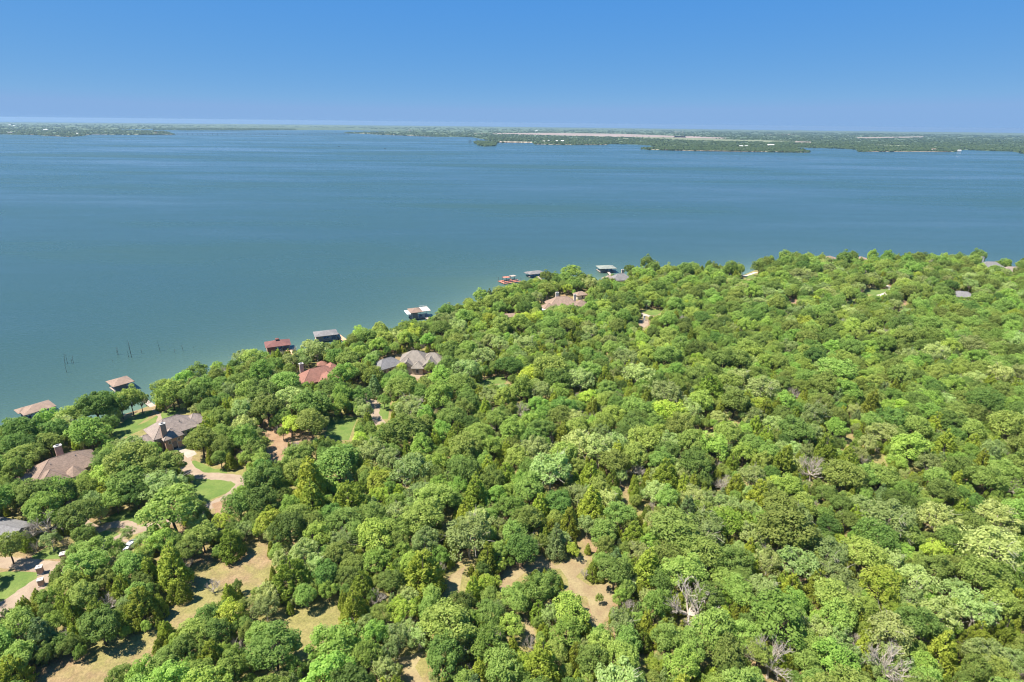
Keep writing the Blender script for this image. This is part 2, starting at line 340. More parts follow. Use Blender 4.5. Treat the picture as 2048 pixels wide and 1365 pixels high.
strip('driveway', [(775, 870), (757, 846), (746, 828), (748, 812), (735, 797), (720, 780)], 5.2, M_DRIVE, .02)
sheet('red_dirt_clearing', cE([(60, 540), (190, 560), (380, 640), (520, 700), (560, 760), (400, 770), (330, 760), (280, 850), (250, 960), (180, 930), (130, 820), (200, 760), (110, 700), (60, 620)]), M_DIRT, .01, False)
clear_px += [cE([(100, 640), (190, 680), (240, 740), (330, 750), (270, 830), (250, 920), (180, 920), (140, 820), (210, 760), (110, 690)]), cE([(330, 725), (480, 705), (480, 745), (340, 745)])]
sheet('red_dirt_clearing', [(1279, 641), (1296, 639), (1297, 650), (1288, 656), (1279, 650)], M_DRIVE, .012)
strip('footpath', [(1278, 626.5), (1290, 629.5), (1300, 633.5)], 2.6, M_CONC, .03, .5)
strip('driveway', [(1715, 562), (1740, 565), (1766, 570), (1782, 577), (1770, 588), (1755, 592)], 3.2, M_SAND, .02)
strip('seawall_path', [(1487, 552.5), (1497, 547.5), (1512, 542)], 3.6, M_SAND, .06, .5)
clear_px.append([(1480, 558), (1485, 549), (1512, 538), (1516, 548), (1500, 558)])
strip('driveway', [(1985, 556), (1990, 560), (2012, 566), (2035, 574), (2048, 580)], 5, M_DIRT, .02)
strip('driveway', [(1950, 594), (1972, 599), (1995, 604)], 4, M_DIRT, .02)
strip('driveway', [(2075, 600), (2052, 632), (2050, 660), (2052, 690), (2075, 720)], 7, M_DIRT, .02)
for q in [[(1803, 603), (1812, 601), (1812, 609), (1804, 610)], [(1790, 622), (1802, 621), (1798, 628)], [(1578, 597), (1594, 597), (1592, 608), (1580, 606)]]: sheet('red_dirt_clearing', q, M_DIRT, .01)
# open ground that stays visible (plain ground shows)
N_SHEET = len(clear_px)
clear_px += [cA([(1420, 490), (1590, 530), (1700, 510), (1773, 480), (1773, 640), (1640, 640), (1480, 790), (1330, 900), (1260, 970), (1210, 870), (1250, 820), (1390, 710), (1400, 570)]),
 cA([(1060, 1030), (1040, 1110), (1010, 1180), (860, 1225), (740, 1300), (700, 1400), (260, 1400), (300, 1300), (490, 1200), (640, 1185), (720, 1135), (900, 1085)]),
 cB([(-20, 390), (90, 370), (120, 560), (20, 680), (-20, 760)]), cB([(40, 910), (330, 905), (590, 800), (590, 900), (550, 930), (430, 990), (430, 1100), (410, 1160), (350, 1140), (350, 1030), (280, 960), (150, 930)]),
 cB([(1410, 620), (1530, 545), (1500, 610), (1480, 730), (1420, 730)]), cB([(1375, 205), (1410, 190), (1395, 275), (1365, 275)]), cB([(1060, 1200), (1230, 1160), (1170, 1260), (1240, 1380), (1140, 1380)]),
 cC([(45, 710), (75, 580), (240, 560), (310, 480), (400, 550), (560, 490), (610, 490), (590, 560), (530, 620), (620, 680), (730, 660), (780, 740), (730, 870), (655, 960), (620, 820), (600, 745), (490, 740), (480, 640), (430, 570), (300, 565), (200, 600), (100, 680)]),
 cC([(565, 365), (600, 365), (590, 425), (565, 415)]), cC([(875, 45), (905, 45), (900, 95)]), cC([(975, 125), (1010, 125), (1000, 155)]), cC([(165, 870), (230, 960), (250, 1040), (190, 1050)]), cC([(1005, 1205), (1035, 1205), (1035, 1290), (1012, 1290)]),
 cF([(1595, 635), (1705, 655), (1695, 705), (1655, 680)]), cF([(1865, 575), (1935, 582), (1930, 608), (1872, 608)]), cF([(1005, 1090), (1040, 1105), (1040, 1220), (1010, 1220)]),
 cG([(733, 570), (750, 570), (750, 650), (725, 705), (665, 652), (725, 640)]), cG([(905, 787), (1025, 792), (1000, 838), (935, 848)]), cG([(1190, 893), (1250, 893), (1245, 908)]),
 c2([(800, 1010), (1050, 860), (1180, 880), (1380, 1020), (1010, 1160), (860, 1190)]), c2([(920, 600), (1080, 660), (1460, 960), (1360, 1020), (950, 700)]), [(1168, 545), (1205, 541), (1215, 552), (1196, 560)]]

def widen(q, k):
    m = np.mean(q, 0); return [tuple(m + (np.array(p_) - m) * k) for p_ in q]
M_SOIL = sheet_mat('bare_soil', (.225, .155, .08), (.31, .25, .12), .22, 2.0)
for q_ in (clear_px[N_SHEET + 7], clear_px[N_SHEET + 4], clear_px[N_SHEET + 6], clear_px[N_SHEET + 11]): sheet('bare_soil', widen(q_, 1.12), M_SOIL, .008, False)
clear_px[N_SHEET:] = [widen(q_, 1.1) for q_ in clear_px[N_SHEET:]]
# ---------------------------------------------------------------- houses
house_px = []; foot = []          # visible roof outlines, world footprints
def hip(L, W, h, z, ov=.6, gable=False, inset=None):
    l, w_ = L / 2 + ov, W / 2 + ov; r = l - (0 if gable else (inset if inset is not None else min(w_, l * .92)))
    if gable: r = l
    v = [(-l, -w_, z - .25), (l, -w_, z - .25), (l, w_, z - .25), (-l, w_, z - .25), (-l, -w_, z), (l, -w_, z), (l, w_, z), (-l, w_, z), (-r, 0, z + h), (r, 0, z + h)]
    f = [(3, 2, 1, 0), (0, 1, 5, 4), (1, 2, 6, 5), (2, 3, 7, 6), (3, 0, 4, 7), (4, 5, 9, 8), (6, 7, 8, 9), (5, 6, 9), (7, 4, 8)]
    return v, f
def place(v, cx, cy, a):
    ca, sa = math.cos(a), math.sin(a); return [(cx + x * ca - y * sa, cy + x * sa + y * ca, z) for x, y, z in v]
class House:
    def __init__(s, name, px, px2, z, label, cat='house', group=None):
        """px, px2: two ends of the long axis seen at height z"""
        a = P(*px, z); b = P(*px2, z); s.c = (a + b) / 2; s.a = math.atan2(b[1] - a[1], b[0] - a[0]); s.L = float(np.linalg.norm((b - a)[:2]))
        s.g = float(gz(s.c[0], s.c[1])); s.e = thing(name, (s.c[0], s.c[1], s.g), s.a, label, cat, group)
    def wing(s, cx, cy, L, W, wh, rh, rot=0.0, roof='brown', wall=None, gable=False, inset=None, ov=.6):
        mb = MB().box((cx, cy, wh / 2 - .3), (L, W, wh + .6), rot); wl = mb.build('wall', wall or M_BRK, s.e)
        v, f = hip(L, W, rh, wh + .02, ov, gable, inset); ro = obj('roof', place(v, cx, cy, rot), f, RB[roof], s.e)
        if gable:
            g = MB(); ca, sa = math.cos(rot), math.sin(rot)
            for sx in (-1, 1):
                g = MB(); n = 0; x = sx * (L / 2 + .02); pts = [(x, -W / 2, wh - .3), (x, W / 2, wh - .3), (x, 0, wh + rh * W / (W + 2 * ov) - .05)]
                g.v += place(pts, cx, cy, rot); g.f.append((n, n + 1, n + 2)); g.build('gable_end', wall or M_BRK, s.e)
        # ridge cap
        r0, r1 = place([v[8], v[9]], cx, cy, rot); cap = MB()
        if np.linalg.norm(np.subtract(r0, r1)) > .3: cap.tube((r0[0], r0[1], r0[2] - .03), (r1[0], r1[1], r1[2] - .03), .14, .14, 5)
        if not gable:
            e = place(v[4:8], cx, cy, rot)
            for q, rr in ((e[0], r0), (e[3], r0), (e[1], r1), (e[2], r1)): cap.tube((q[0], q[1], q[2] - .03), (rr[0], rr[1], rr[2] - .03), .11, .11, 5)
        if cap.v: cap.build('ridge_cap', RB[roof], ro)
        wx, wy = place([(cx, cy, 0)], 0, 0, s.a)[0][:2]; foot.append((s.c[0] + wx, s.c[1] + wy, max(L, W) / 2 * .95 + 1.2)); return ro
    def window(s, cx, cy, z, w_, h, rot, arch=False, door=False):
        """rot: direction the opening faces, in the house's own frame"""
        m = MB().box((cx, cy, z), (.14, w_ + .24, h + .24), rot)
        o = m.build('door' if door else 'window', M_WHITE, s.e)
        ca, sa = math.cos(rot), math.sin(rot)
        MB().box((cx + .06 * ca, cy + .06 * sa, z), (.1, w_, h), rot).build('pane', M_GLASS, o)
        if not door: MB().box((cx + .09 * ca, cy + .09 * sa, z - h / 2 - .16), (.24, w_ + .4, .1), rot).build('sill', M_STONE, o)
        if arch:
            k = 10; v = [(.09, w_ / 2 * math.cos(math.pi * i / k), h / 2 + w_ / 2 * math.sin(math.pi * i / k)) for i in range(k + 1)]
            obj('arch', [(cx + x * ca - y * sa, cy + x * sa + y * ca, z + q) for x, y, q in v], [tuple(range(k + 1))], M_GLASS, o)
    def chimney(s, cx, cy, z0, z1, w_, d, mat):
        o = MB().box((cx, cy, (z0 + z1) / 2), (w_, d, z1 - z0)).build('chimney', mat, s.e)
        MB().box((cx, cy, z1 + .12), (w_ + .3, d + .3, .24)).build('chimney_cap', M_STONE, o)
        MB().box((cx, cy, z1 + .42), (w_ * .5, d * .5, .36)).build('flue', M_DKWALL, o)
    def vents(s, pts):
        for x, y, z in pts: MB().tube((x, y, z - .5), (x, y, z + .35), .12, .12, 6).build('roof_vent', M_DKWALL, s.e)
SOUTH = -math.pi / 2
# brown roofed house with turret
h = House('lake_house', (74, 949), (180, 914), 8.0, 'brown shingled house with an octagonal turret roof and tall brick chimney')
L = h.L + 3
h.wing(0, .5, L, 11.5, 4.4, 4.4, 0, 'brown', M_BRK2); h.wing(-4.5, -4.5, 7.5, 8, 4.1, 3.3, math.pi / 2, 'brown', M_BRK2); h.wing(-L / 2 - 1.5, 1.5, 6, 7, 3.4, 2.4, 0, 'brown', M_BRK2)
k = 8; rr = 3.4; tv = [(1.6 + rr * math.cos(math.pi / 8 + 2 * math.pi * i / k), -5.6 + rr * math.sin(math.pi / 8 + 2 * math.pi * i / k), 4.0) for i in range(k)]
obj('turret_roof', tv + [(1.6, -5.6, 6.6)], [(i, (i + 1) % k, k) for i in range(k)] + [tuple(range(k))[::-1]], RB['tan'], h.e)
tw = [(1.6 + (rr - .5) * math.cos(math.pi / 8 + 2 * math.pi * i / k), -5.6 + (rr - .5) * math.sin(math.pi / 8 + 2 * math.pi * i / k), z) for z in (-.3, 3.98) for i in range(k)]
obj('turret_wall', tw, [(i, (i + 1) % k, k + (i + 1) % k, k + i) for i in range(k)], M_STUC, h.e)
for i in (4, 5, 6):
    t = 2 * math.pi * (i + .5) / k + math.pi / 8; h.window(1.6 + (rr - .68) * math.cos(t), -5.6 + (rr - .68) * math.sin(t), 2.2, 1.0, 1.7, t)
h.chimney(.3, 5.0, 0, 10.4, 2.0, 1.3, M_BRK); h.vents([(-3.5, -1.5, 7.6), (3.6, -1.2, 7.8)])
house_px.append(c4([(325, 1090), (430, 1180), (550, 1160), (690, 1130), (800, 1060), (860, 980), (890, 940), (840, 905), (700, 900), (640, 860), (600, 870), (620, 920), (520, 985), (390, 1050)]))
# grey-brown house with brick front
h = House('lake_house', (284, 873), (393, 838), 9.0, 'grey-brown hipped house with pink brick front, arched entry and tall chimney')
L = h.L
h.wing(.8, .6, L - 4, 10.5, 5.4, 4.6, 0, 'grey', M_BRK2); h.wing(-L / 2 + .6, -.6, 7, 8, 3.6, 2.9, 0, 'grey', M_BRK2); h.wing(L / 2, 2.4, 6, 7, 4.6, 2.9, 0, 'grey', M_BRK2)
h.wing(-1.3, -4.6, 5.2, 6, 5.0, 2.8, math.pi / 2, 'grey', M_BRK)
h.chimney(-3.6, -5.3, 0, 10.8, 1.8, 1.2, M_BRK)
h.window(-1.3, -7.25, 1.3, 1.6, 2.3, SOUTH, True, True); h.window(-2.9, -7.25, 3.6, .8, 1.2, SOUTH); h.window(.3, -7.25, 3.6, .8, 1.2, SOUTH)
for x in (2.6, 4.4, 6.0): h.window(x, -4.7, 3.9, .9, 1.5, SOUTH); h.window(x, -4.7, 1.3, .9, 1.5, SOUTH)
h.vents([(3, -2, 8.6)])
house_px.append(c4([(1340, 712), (1400, 765), (1480, 730), (1520, 760), (1590, 775), (1600, 860), (1700, 850), (1790, 830), (1780, 700), (1900, 640), (1930, 590), (1860, 530), (1770, 540), (1580, 610), (1540, 650), (1470, 640)]))
# red roofed house behind trees
h = House('lake_house', (598, 756), (672, 738), 8.5, 'red-brown shingled house mostly hidden by trees beside a small pavilion')
L = h.L
h.wing(0, 0, L, 11, 4, 4.6, 0, 'red', M_BRK); h.wing(2.5, -6.5, 12, 8.6, 3.8, 3.7, math.pi / 2, 'red', M_BRK); h.wing(L / 2 - 1, 3, 9, 7, 4.2, 3.6, math.pi / 2, 'red', M_BRK)
h.chimney(-L / 2 + 3.2, 5.0, 0, 10.0, 1.8, 1.2, M_BRK2)
for x in (-7, -4): h.window(x, -5.57, 1.9, 1.0, 1.6, SOUTH)
house_px.append(crop([(860, 1270), (990, 1150), (960, 1080), (1010, 1080), (1040, 1140), (1340, 1060), (1450, 1020), (1530, 1035), (1620, 1000), (1400, 1150), (1300, 1260), (1150, 1230), (1000, 1250)], 520, 650, 11.38))
# grey multi-gabled house
h = House('lake_house', (792, 716), (884, 717), 8.0, 'light grey multi-gabled house with brick walls and a low tree-shaded wing')
L = h.L
h.wing(-2.0, .5, L * .62, 12, 4.0, 5.0, 0, 'lgrey', M_BRK2); h.wing(L * .30, .8, L * .5, 9.5, 3.8, 4.0, 0, 'lgrey', M_BRK)
h.wing(6.2, -5.0, 7, 6.4, 3.8, 3.0, math.pi / 2, 'lgrey', M_BRK, True); h.wing(-4.8, -5.2, 5, 6.0, 3.7, 2.6, math.pi / 2, 'lgrey', M_STUC, True); h.wing(.6, -6.6, 6, 5.2, 3.5, 2.2, math.pi / 2, 'lgrey', M_BRK2)
h.wing(-L / 2 - 3.4, -5.2, 13, 8.5, 3.6, 3.4, R(42), 'slate', M_BRK2)  # darker, bluer shingle paints the tree shadow into this wing's roof colour
for x in (5.2, 7.2): h.window(x, -8.55, 1.8, .9, 1.5, SOUTH)
h.window(.6, -9.65, 1.8, 1.2, 1.8, SOUTH); h.window(3.2, -5.7, 1.3, 1.3, 2.3, SOUTH, False, True)
for q in (-4.0, -1.0, 2.2):
    x, y = place([(q, -4.32, 0)], -L / 2 - 3.4, -5.2, R(42))[0][:2]; h.window(x, y, 1.7, 1.3, 2.0, SOUTH + R(42))
house_px += [crop([(60, 1140), (110, 1230), (140, 1320), (280, 1300), (300, 1180), (400, 1090), (500, 1110), (660, 1180), (700, 1260), (800, 1260), (900, 1220), (960, 1140), (1180, 1130), (1170, 1030), (1090, 975), (730, 970), (655, 930), (540, 965), (370, 1040), (200, 1060)], 750, 600, 9.1)]
# tan house with portico
h = House('lake_house', (1088, 606), (1166, 603), 8.5, 'tan roofed house with white columned portico and two pale chimneys')
L = h.L
h.wing(-1, 0, L * .75, 13, 4.2, 5.2, 0, 'tan', M_STUC); h.wing(L / 2 - 2, -2, 8, 10, 3.8, 3.4, math.pi / 2, 'brown', M_STUC); h.wing(-L / 2 + 2, -5.0, 7, 7, 3.8, 3.0, math.pi / 2, 'tan', M_STUC)
h.chimney(-4.0, 2.6, 0, 11.4, 2.0, 1.3, M_STUC); h.chimney(L / 2 - 5.0, 2.8, 0, 9.4, 1.6, 1.2, M_STUC)
for i in range(4): MB().tube((-L / 2 - 2.6 + i * 1.3, -9.6, -.2), (-L / 2 - 2.6 + i * 1.3, -9.6, 3.2), .22, .2, 8).build('column', M_WHITE, h.e)
MB().box((-L / 2 - .6, -8.6, 3.5), (5.6, 3.4, .5)).build('portico_roof', M_WHITE, h.e)
for x in (-4, 0, 4): h.window(x, -6.57, 2, 1.1, 1.7, SOUTH)
house_px.append(crop([(690, 690), (720, 780), (780, 700), (900, 640), (1180, 660), (1290, 700), (1350, 620), (1240, 590), (1110, 540), (960, 520), (920, 540), (830, 610)], 990, 520, 7.585))
h = House('guest_house', (1152, 588), (1170, 586), 6.5, 'small tan roofed outbuilding behind the house with the columned portico', 'outbuilding')
h.wing(0, 0, 8, 6, 3, 2.0, 0, 'tan', M_STUC); h.window(0, -3.07, 1.6, 1, 1.4, SOUTH); house_px.append([(1153, 584), (1172, 583), (1170, 591), (1155, 592)])
# shore house, grey
h = House('lake_house', (1217, 557), (1256, 555), 7.5, 'grey roofed house with pale chimney close to the shore near a dock')
h.wing(2, 0, 15, 10, 3.8, 4.2, 0, 'slate', M_STUC); h.wing(-7.5, 1, 8, 8, 3.6, 3.2, 0, 'grey', M_STUC); h.chimney(4.2, 2.2, 0, 10.2, 1.7, 1.3, M_BRK2); h.window(2, -5.07, 1.8, 1.2, 1.6, SOUTH)
house_px.append([(1228, 556), (1234, 551), (1250, 549), (1254, 556), (1241, 564)])
h = House('metal_building', (-40, 1066), (24, 1079), 6.5, 'grey standing-seam roof corner of a building by the lawn', 'building')
h.wing(-2, 3, 15, 8, 3.2, 1.9, 0, 'slate', M_STUC, True); h.window(3, -1.1, 1.7, 1.1, 1.5, SOUTH); house_px.append([(0, 1046), (40, 1060), (0, 1066)])
h = House('lake_house', (1904, 588), (1944, 592), 7, 'dark grey roofed house at the edge of bare red ground')
h.wing(0, 0, 15, 9, 3.4, 3.2, 0, 'slate', M_BRK2); h.window(-3, -4.57, 1.7, 1.1, 1.4, SOUTH); house_px.append([(1908, 583), (1926, 584), (1945, 590), (1940, 595), (1910, 592)])
h = House('lake_house', (1964, 532), (1996, 533), 8, 'grey hipped house with white chimney behind shoreline trees')
h.wing(0, 0, 19, 12, 4.4, 4.6, 0, 'slate', M_STUC); h.chimney(-6, 3, 0, 12, 2.2, 1.8, M_WHITE); h.window(3, -6.07, 1.8, 1.2, 1.6, SOUTH); house_px.append([(1968, 523), (1982, 525), (1984, 530), (1968, 530)])
h = House('lake_house', (2008, 540), (2040, 541), 8, 'grey shingled house half hidden in shoreline oaks')
h.wing(0, 0, 18, 11, 4, 4.0, 0, 'grey', M_STUC); h.window(3, -5.57, 1.8, 1.2, 1.6, SOUTH); house_px.append([(2020, 535), (2030, 535), (2030, 538), (2020, 538)])
h = House('storage_shed', (1011, 631), (1026, 630), 6, 'small tan shed roof showing between shoreline oaks', 'shed')
h.wing(0, 0, 6, 4.6, 2.6, 1.5, 0, 'tan', M_WHITE, True); h.window(0, -2.37, 1.4, .8, 1, SOUTH); house_px.append([(1013, 627), (1025, 627), (1024, 634), (1014, 634)])
# red roofed pavilion
c = P(645, 738, GZ); e = thing('pavilion', (c[0], c[1], gz(c[0], c[1])), R(20), 'small open pavilion with red hipped roof behind the red-brown house', 'pavilion')
for sx in (-1, 1):
    for sy in (-1, 1): MB().box((sx * 1.8, sy * 1.5, 1.3), (.22, .22, 2.7)).build('post', M_REDWALL, e)
v, f = hip(4, 3.4, 1.7, 2.66, .5); obj('roof', v, f, RB['red'], e); MB().box((0, 0, .05), (4.2, 3.6, .2)).build('floor_slab', M_CONC, e)
house_px.append(crop([(1350, 930), (1430, 860), (1480, 940), (1450, 1000), (1370, 990)], 520, 650, 11.38))
# brick gate pillars
for (x, y), s_, lab in (((84, 1171), 1.0, 'brick gate pillar at the mouth of the gravel drive'), ((82, 1147), 1.1, 'shaded brick gate pillar where the two gravel drives meet'), ((130, 1121), 1.2, 'brick gate pillar on the lawn side of the upper gravel drive')):
    c = P(x, y, GZ); e = thing('gate_pillar', (c[0], c[1], gz(c[0], c[1])), R(25), lab, 'gate pillar', 'brick gate pillars')
    MB().box((0, 0, .9 * s_), (1.15 * s_, 1.15 * s_, 2.0 * s_)).build('shaft', M_BRK, e); MB().box((0, 0, 1.98 * s_), (1.4 * s_, 1.4 * s_, .2)).build('cap', M_STONE, e); MB().box((0, 0, .1), (1.35 * s_, 1.35 * s_, .3)).build('plinth', M_STONE, e)
    MB().tube((0, 0, 2.05 * s_), (0, 0, 2.35 * s_), .16, .1, 6).build('finial', M_STONE, e)
    house_px.append([(x - 6, y - 13), (x + 6, y - 13), (x + 6, y + 1), (x - 6, y + 1)])
c = P(1288, 641, GZ); e = thing('chimney_pillar', (c[0], c[1], gz(c[0], c[1])), 0, 'white masonry gate pillar beside the tan clearing and lawn', 'gate pillar')
MB().box((0, 0, 1.5), (1.2, 1.2, 3.2)).build('shaft', M_WHITE, e); MB().box((0, 0, 3.2), (1.5, 1.5, .25)).build('cap', M_STONE, e); house_px.append([(1284, 634), (1290, 634), (1290, 642), (1284, 642)])
# pale car among the trees by the round drive
c = P(262, 1094, GZ); e = thing('parked_car', (c[0], c[1], gz(c[0], c[1]) + .03), R(75), 'pale silver-white car parked on the gravel among trees', 'car')
prof = [(-2.3, .35), (-2.35, .75), (-2.2, .95), (-1.5, 1.02), (-.9, 1.5), (.7, 1.55), (1.5, 1.1), (2.2, 1.0), (2.35, .7), (2.3, .35)]
v = []; f = []; n = len(prof)
for y, q in ((-.92, 1), (-.80, 1.0), (.80, 1.0), (.92, 1)):
    for x, z in prof: v.append((x, y * (.86 if z > 1.2 else 1), z if abs(y) < .9 or z < 1.2 else z - .05))
for j in range(3):
    for i in range(n - 1): f.append((j * n + i, j * n + i + 1, (j + 1) * n + i + 1, (j + 1) * n + i))
f += [tuple(range(n)), tuple(range(3 * n, 4 * n))[::-1]]
obj('body', v, f, M_CAR, e)
MB().box((-.1, 0, 1.28), (2.5, 1.64, .36), 0, .8).build('window_band', M_GLASS, e)
for x in (-1.45, 1.45):
    for y in (-.86, .86):
        wh = MB().tube((x, y - .11, .34), (x, y + .11, .34), .34, .34, 14).build('wheel', M_TYRE, e); MB().tube((x, y - .13, .34), (x, y + .13, .34), .19, .19, 10).build('rim', M_STONE, wh)
for y in (-.6, .6): MB().box((2.33, y, .8), (.08, .4, .16)).build('headlight', M_WHITE, e); MB().box((-2.36, y, .8), (.06, .4, .16)).build('tail_light', M_REDWALL, e)
house_px.append([(257, 1087), (265, 1086), (265, 1100), (258, 1100)])
c = P(217, 1136, GZ); e = thing('satellite_dish', (c[0], c[1], gz(c[0], c[1])), R(200), 'small white dish on a pole standing among the trees', 'dish')
MB().tube((0, 0, -.2), (0, 0, 5.6), .07, .06, 6).build('pole', M_DKWALL, e)
v = [(0, 0, 0)]; f = []
for j in range(1, 4):
    for i in range(14):
        t = 2 * math.pi * i / 14; rr = .36 * j; v.append((.25 * (j / 3) ** 2, rr * math.cos(t), rr * math.sin(t)))
for i in range(14): f.append((0, 1 + i, 1 + (i + 1) % 14))
for j in range(2):
    for i in range(14): a = 1 + j * 14; f.append((a + i, a + 14 + i, a + 14 + (i + 1) % 14, a + (i + 1) % 14))
d = obj('dish', v, f, M_WHITE, e, True); d.location = (0, 0, 5.9); d.rotation_euler = (0, R(-35), 0)
house_px.append([(210, 1121), (222, 1121), (222, 1131), (210, 1131)])

# ---------------------------------------------------------------- boathouses, piers and boats
def boathouse(px, px2, label, W=8.0, roof='brown', step=None, deck=M_WOODG, wall=None, wallpart=0, walk=None, white_half=False, cup=False, height=3.4, upper=False, group='boathouses along the shore', boat=True, rh=1.7):
    """px, px2: eave-line ends of the roof's long axis"""
    z = height + .6; a = P(*px, z); b = P(*px2, z); c = (a + b) / 2; ang_ = math.atan2(b[1] - a[1], b[0] - a[0]); L = float(np.linalg.norm((b - a)[:2]))
    e = thing('boathouse', (c[0], c[1], 0), ang_, label, 'boathouse', group)
    for y in (-W / 2 + .7, W / 2 - .7): MB().box((0, y, .75), (L, 1.4, .22)).build('deck', deck, e)
    MB().box((-L / 2 + .8, 0, .754), (1.6, W - 2.8, .2)).build('deck', deck, e); MB().box((L / 2 - 1.2, 0, .754), (2.4, W - 2.8, .2)).build('deck', deck, e)
    nb = max(3, int(L / 3.4))
    for i in range(nb + 1):
        x = -L / 2 + .25 + (L - .5) * i / nb
        for y in (-W / 2 + .2, W / 2 - .2):
            MB().tube((x, y, -2), (x, y, .9), .15, .15, 6).build('pile', M_PILE, e); MB().box((x, y, .86 + (z - .86) / 2), (.2, .2, z - .86)).build('post', M_DKWALL if not white_half else M_WHITE, e)
    if roof:
        x0, x1 = (-L / 2, L / 2)
        if white_half:
            MB().box((L * .30, 0, z + .15), (L * .44, W + .8, .18)).build('sun_deck', M_FASCIA, e); x1 = L * .06
            rl = MB()
            for xx in np.linspace(L * .09, L * .51, 6): rl.tube((xx, W / 2 + .3, z + .2), (xx, W / 2 + .3, z + 1.2), .04, .04, 4)
            rl.tube((L * .08, W / 2 + .3, z + 1.2), (L * .52, W / 2 + .3, z + 1.2), .04, .04, 4); rl.build('railing', M_WHITE, e)
            MB().box((-L / 2 - 1.5, 0, z - .9), (3, W, .16)).build('balcony', M_WHITE, e)
        v, f = hip(x1 - x0, W, rh, z, .7); ro = obj('roof', place(v, (x0 + x1) / 2, 0, 0), f, RB[roof], e)
        if step:
            v, f = hip(L * step, W * .6, rh * .7, z - .15, .5); obj('lower_roof', place(v, -L / 2 + L * step / 2 - 1.0 if step < .6 else 0, W * .28 if step < .6 else 0, 0), f, RB[roof], e)
        if cup:
            MB().box((0, 0, z + rh + .25), (1.5, 1.1, .7)).build('cupola', M_DKWALL, ro); v, f = hip(1.6, 1.2, .6, z + rh + .62, .25); obj('cupola_roof', v, f, RB[roof], ro)
    if wall:
        MB().box((-L / 2 + L * wallpart / 2 + .3, -W / 2 + 1.7, .86 + (z - .9) / 2), (L * wallpart, 2.6, z - .92)).build('storage_wall', wall, e)
    if boat:
        bt = thing('moored_boat', (c[0], c[1], 0), ang_, 'white motorboat moored inside the ' + label.split(' boathouse')[0] + ' boathouse', 'boat', 'boats moored in the boathouses')
        sec = [(-2.8, .95, 1.0), (-1, 1.1, 1.0), (1, 1.05, 1.05), (2.3, .6, 1.2), (3.0, .05, 1.35)]; v = []; f = []
        for x, hw, zz in sec: v += [(x, -hw, zz), (x, -hw * .7, .1), (x, 0, -.15), (x, hw * .7, .1), (x, hw, zz), (x, hw * .8, zz - .1), (x, -hw * .8, zz - .1)]
        for i in range(4):
            for k_ in range(7): f.append((i * 7 + k_, i * 7 + (k_ + 1) % 7, (i + 1) * 7 + (k_ + 1) % 7, (i + 1) * 7 + k_))
        f += [tuple(range(7))[::-1], tuple(range(28, 35))]
        obj('hull', v, f, M_HULL, bt); MB().box((.9, 0, 1.35), (.9, 1.4, .5), 0, .7).build('windshield', M_GLASS, bt); MB().box((-.6, 0, 1.15), (1.4, 1.3, .35)).build('seat', M_BLUE, bt); MB().box((-2.95, 0, .9), (.45, .5, 1.0)).build('outboard_motor', M_TYRE, bt)
    if walk:
        q0 = P(*walk[0], 1.0); q1 = P(*walk[1], 1.4); d = (q1 - q0)[:2]; LL = np.linalg.norm(d); wa = math.atan2(d[1], d[0]); wd = walk[2] if len(walk) > 2 else 2.0
        m = (q0 + q1) / 2; loc = Matrix.Rotation(-ang_, 3, 'Z') @ Vector((m[0] - c[0], m[1] - c[1], 0))
        g = MB().box((loc.x, loc.y, 1.02), (LL, wd, .18), wa - ang_).build('gangway', walk[3] if len(walk) > 3 else deck, e)
        pl = MB(); dd = (math.cos(wa - ang_), math.sin(wa - ang_))
        for t in np.arange(-LL / 2 + 1, LL / 2, 3.0):
            for s_ in (-1, 1): x, y = loc.x + dd[0] * t - dd[1] * s_ * wd * .45, loc.y + dd[1] * t + dd[0] * s_ * wd * .45; pl.tube((x, y, -2), (x, y, .95), .11, .11, 5)
        if pl.v: pl.build('pile', M_PILE, g)
    return e
boathouse((44, 824), (101, 807), 'brown roofed boathouse with a stepped lower roof edge', 8.2, 'tan', .42, wall=None)
boathouse((222, 768), (258, 758), 'brown hipped boathouse at the end of a long pale pier', 8.5, 'tan', None, wall=M_DKWALL, wallpart=.6, walk=((266, 783), (309, 815), 2.2, M_WOODG))
house_px += [c2([(240, 260), (400, 390), (440, 520), (600, 480), (890, 270), (720, 140)]), [(36, 818), (44, 838), (60, 832), (100, 820), (108, 808), (92, 796)]]
boathouse((532, 690), (578, 684), 'dark red roofed boathouse with a cupola on the ridge', 9, 'dred', None, deck=M_WOOD, wall=M_REDWALL, wallpart=.35, cup=True, walk=((567, 694), (600, 714), 3.0, M_WOOD), rh=2.0)
boathouse((630, 669), (672, 664), 'grey roofed boathouse with an orange timber gangway', 8.5, 'slate', .75, deck=M_WOODG, wall=M_DKWALL, wallpart=.3, walk=((671, 667), (690, 680), 2.6, M_WOOD))
boathouse((820, 622), (857, 618), 'two-storey boathouse, half brown roof and half white sun deck', 9, 'brown', None, white_half=True, height=4.6, wall=M_DKWALL, wallpart=.3, walk=((850, 634), (872, 646), 2.0, M_WOODG))
boathouse((1197, 535), (1228, 534), 'grey-green hipped boathouse standing clear in the shallow cove', 11, 'green', .95, deck=M_WOODG, wall=M_DKWALL, wallpart=.3, walk=((1216, 544), (1224, 553)))
boathouse((1650, 516), (1667, 515), 'dark brown boathouse with a white walkway by the shoreline oaks', 10, 'brown', None, white_half=False, walk=((1657, 520), (1676, 526), 2.5, M_CONC))
boathouse((1712, 517), (1732, 517), 'tan roofed boathouse just beyond the shoreline oaks', 10, 'tan', None, walk=((1722, 522), (1726, 531)))
boathouse((1056, 547), (1085, 544), 'low grey boathouse half hidden behind a shoreline tree', 8, 'slate', .5, walk=((1075, 553), (1085, 562)), height=2.6, boat=False)
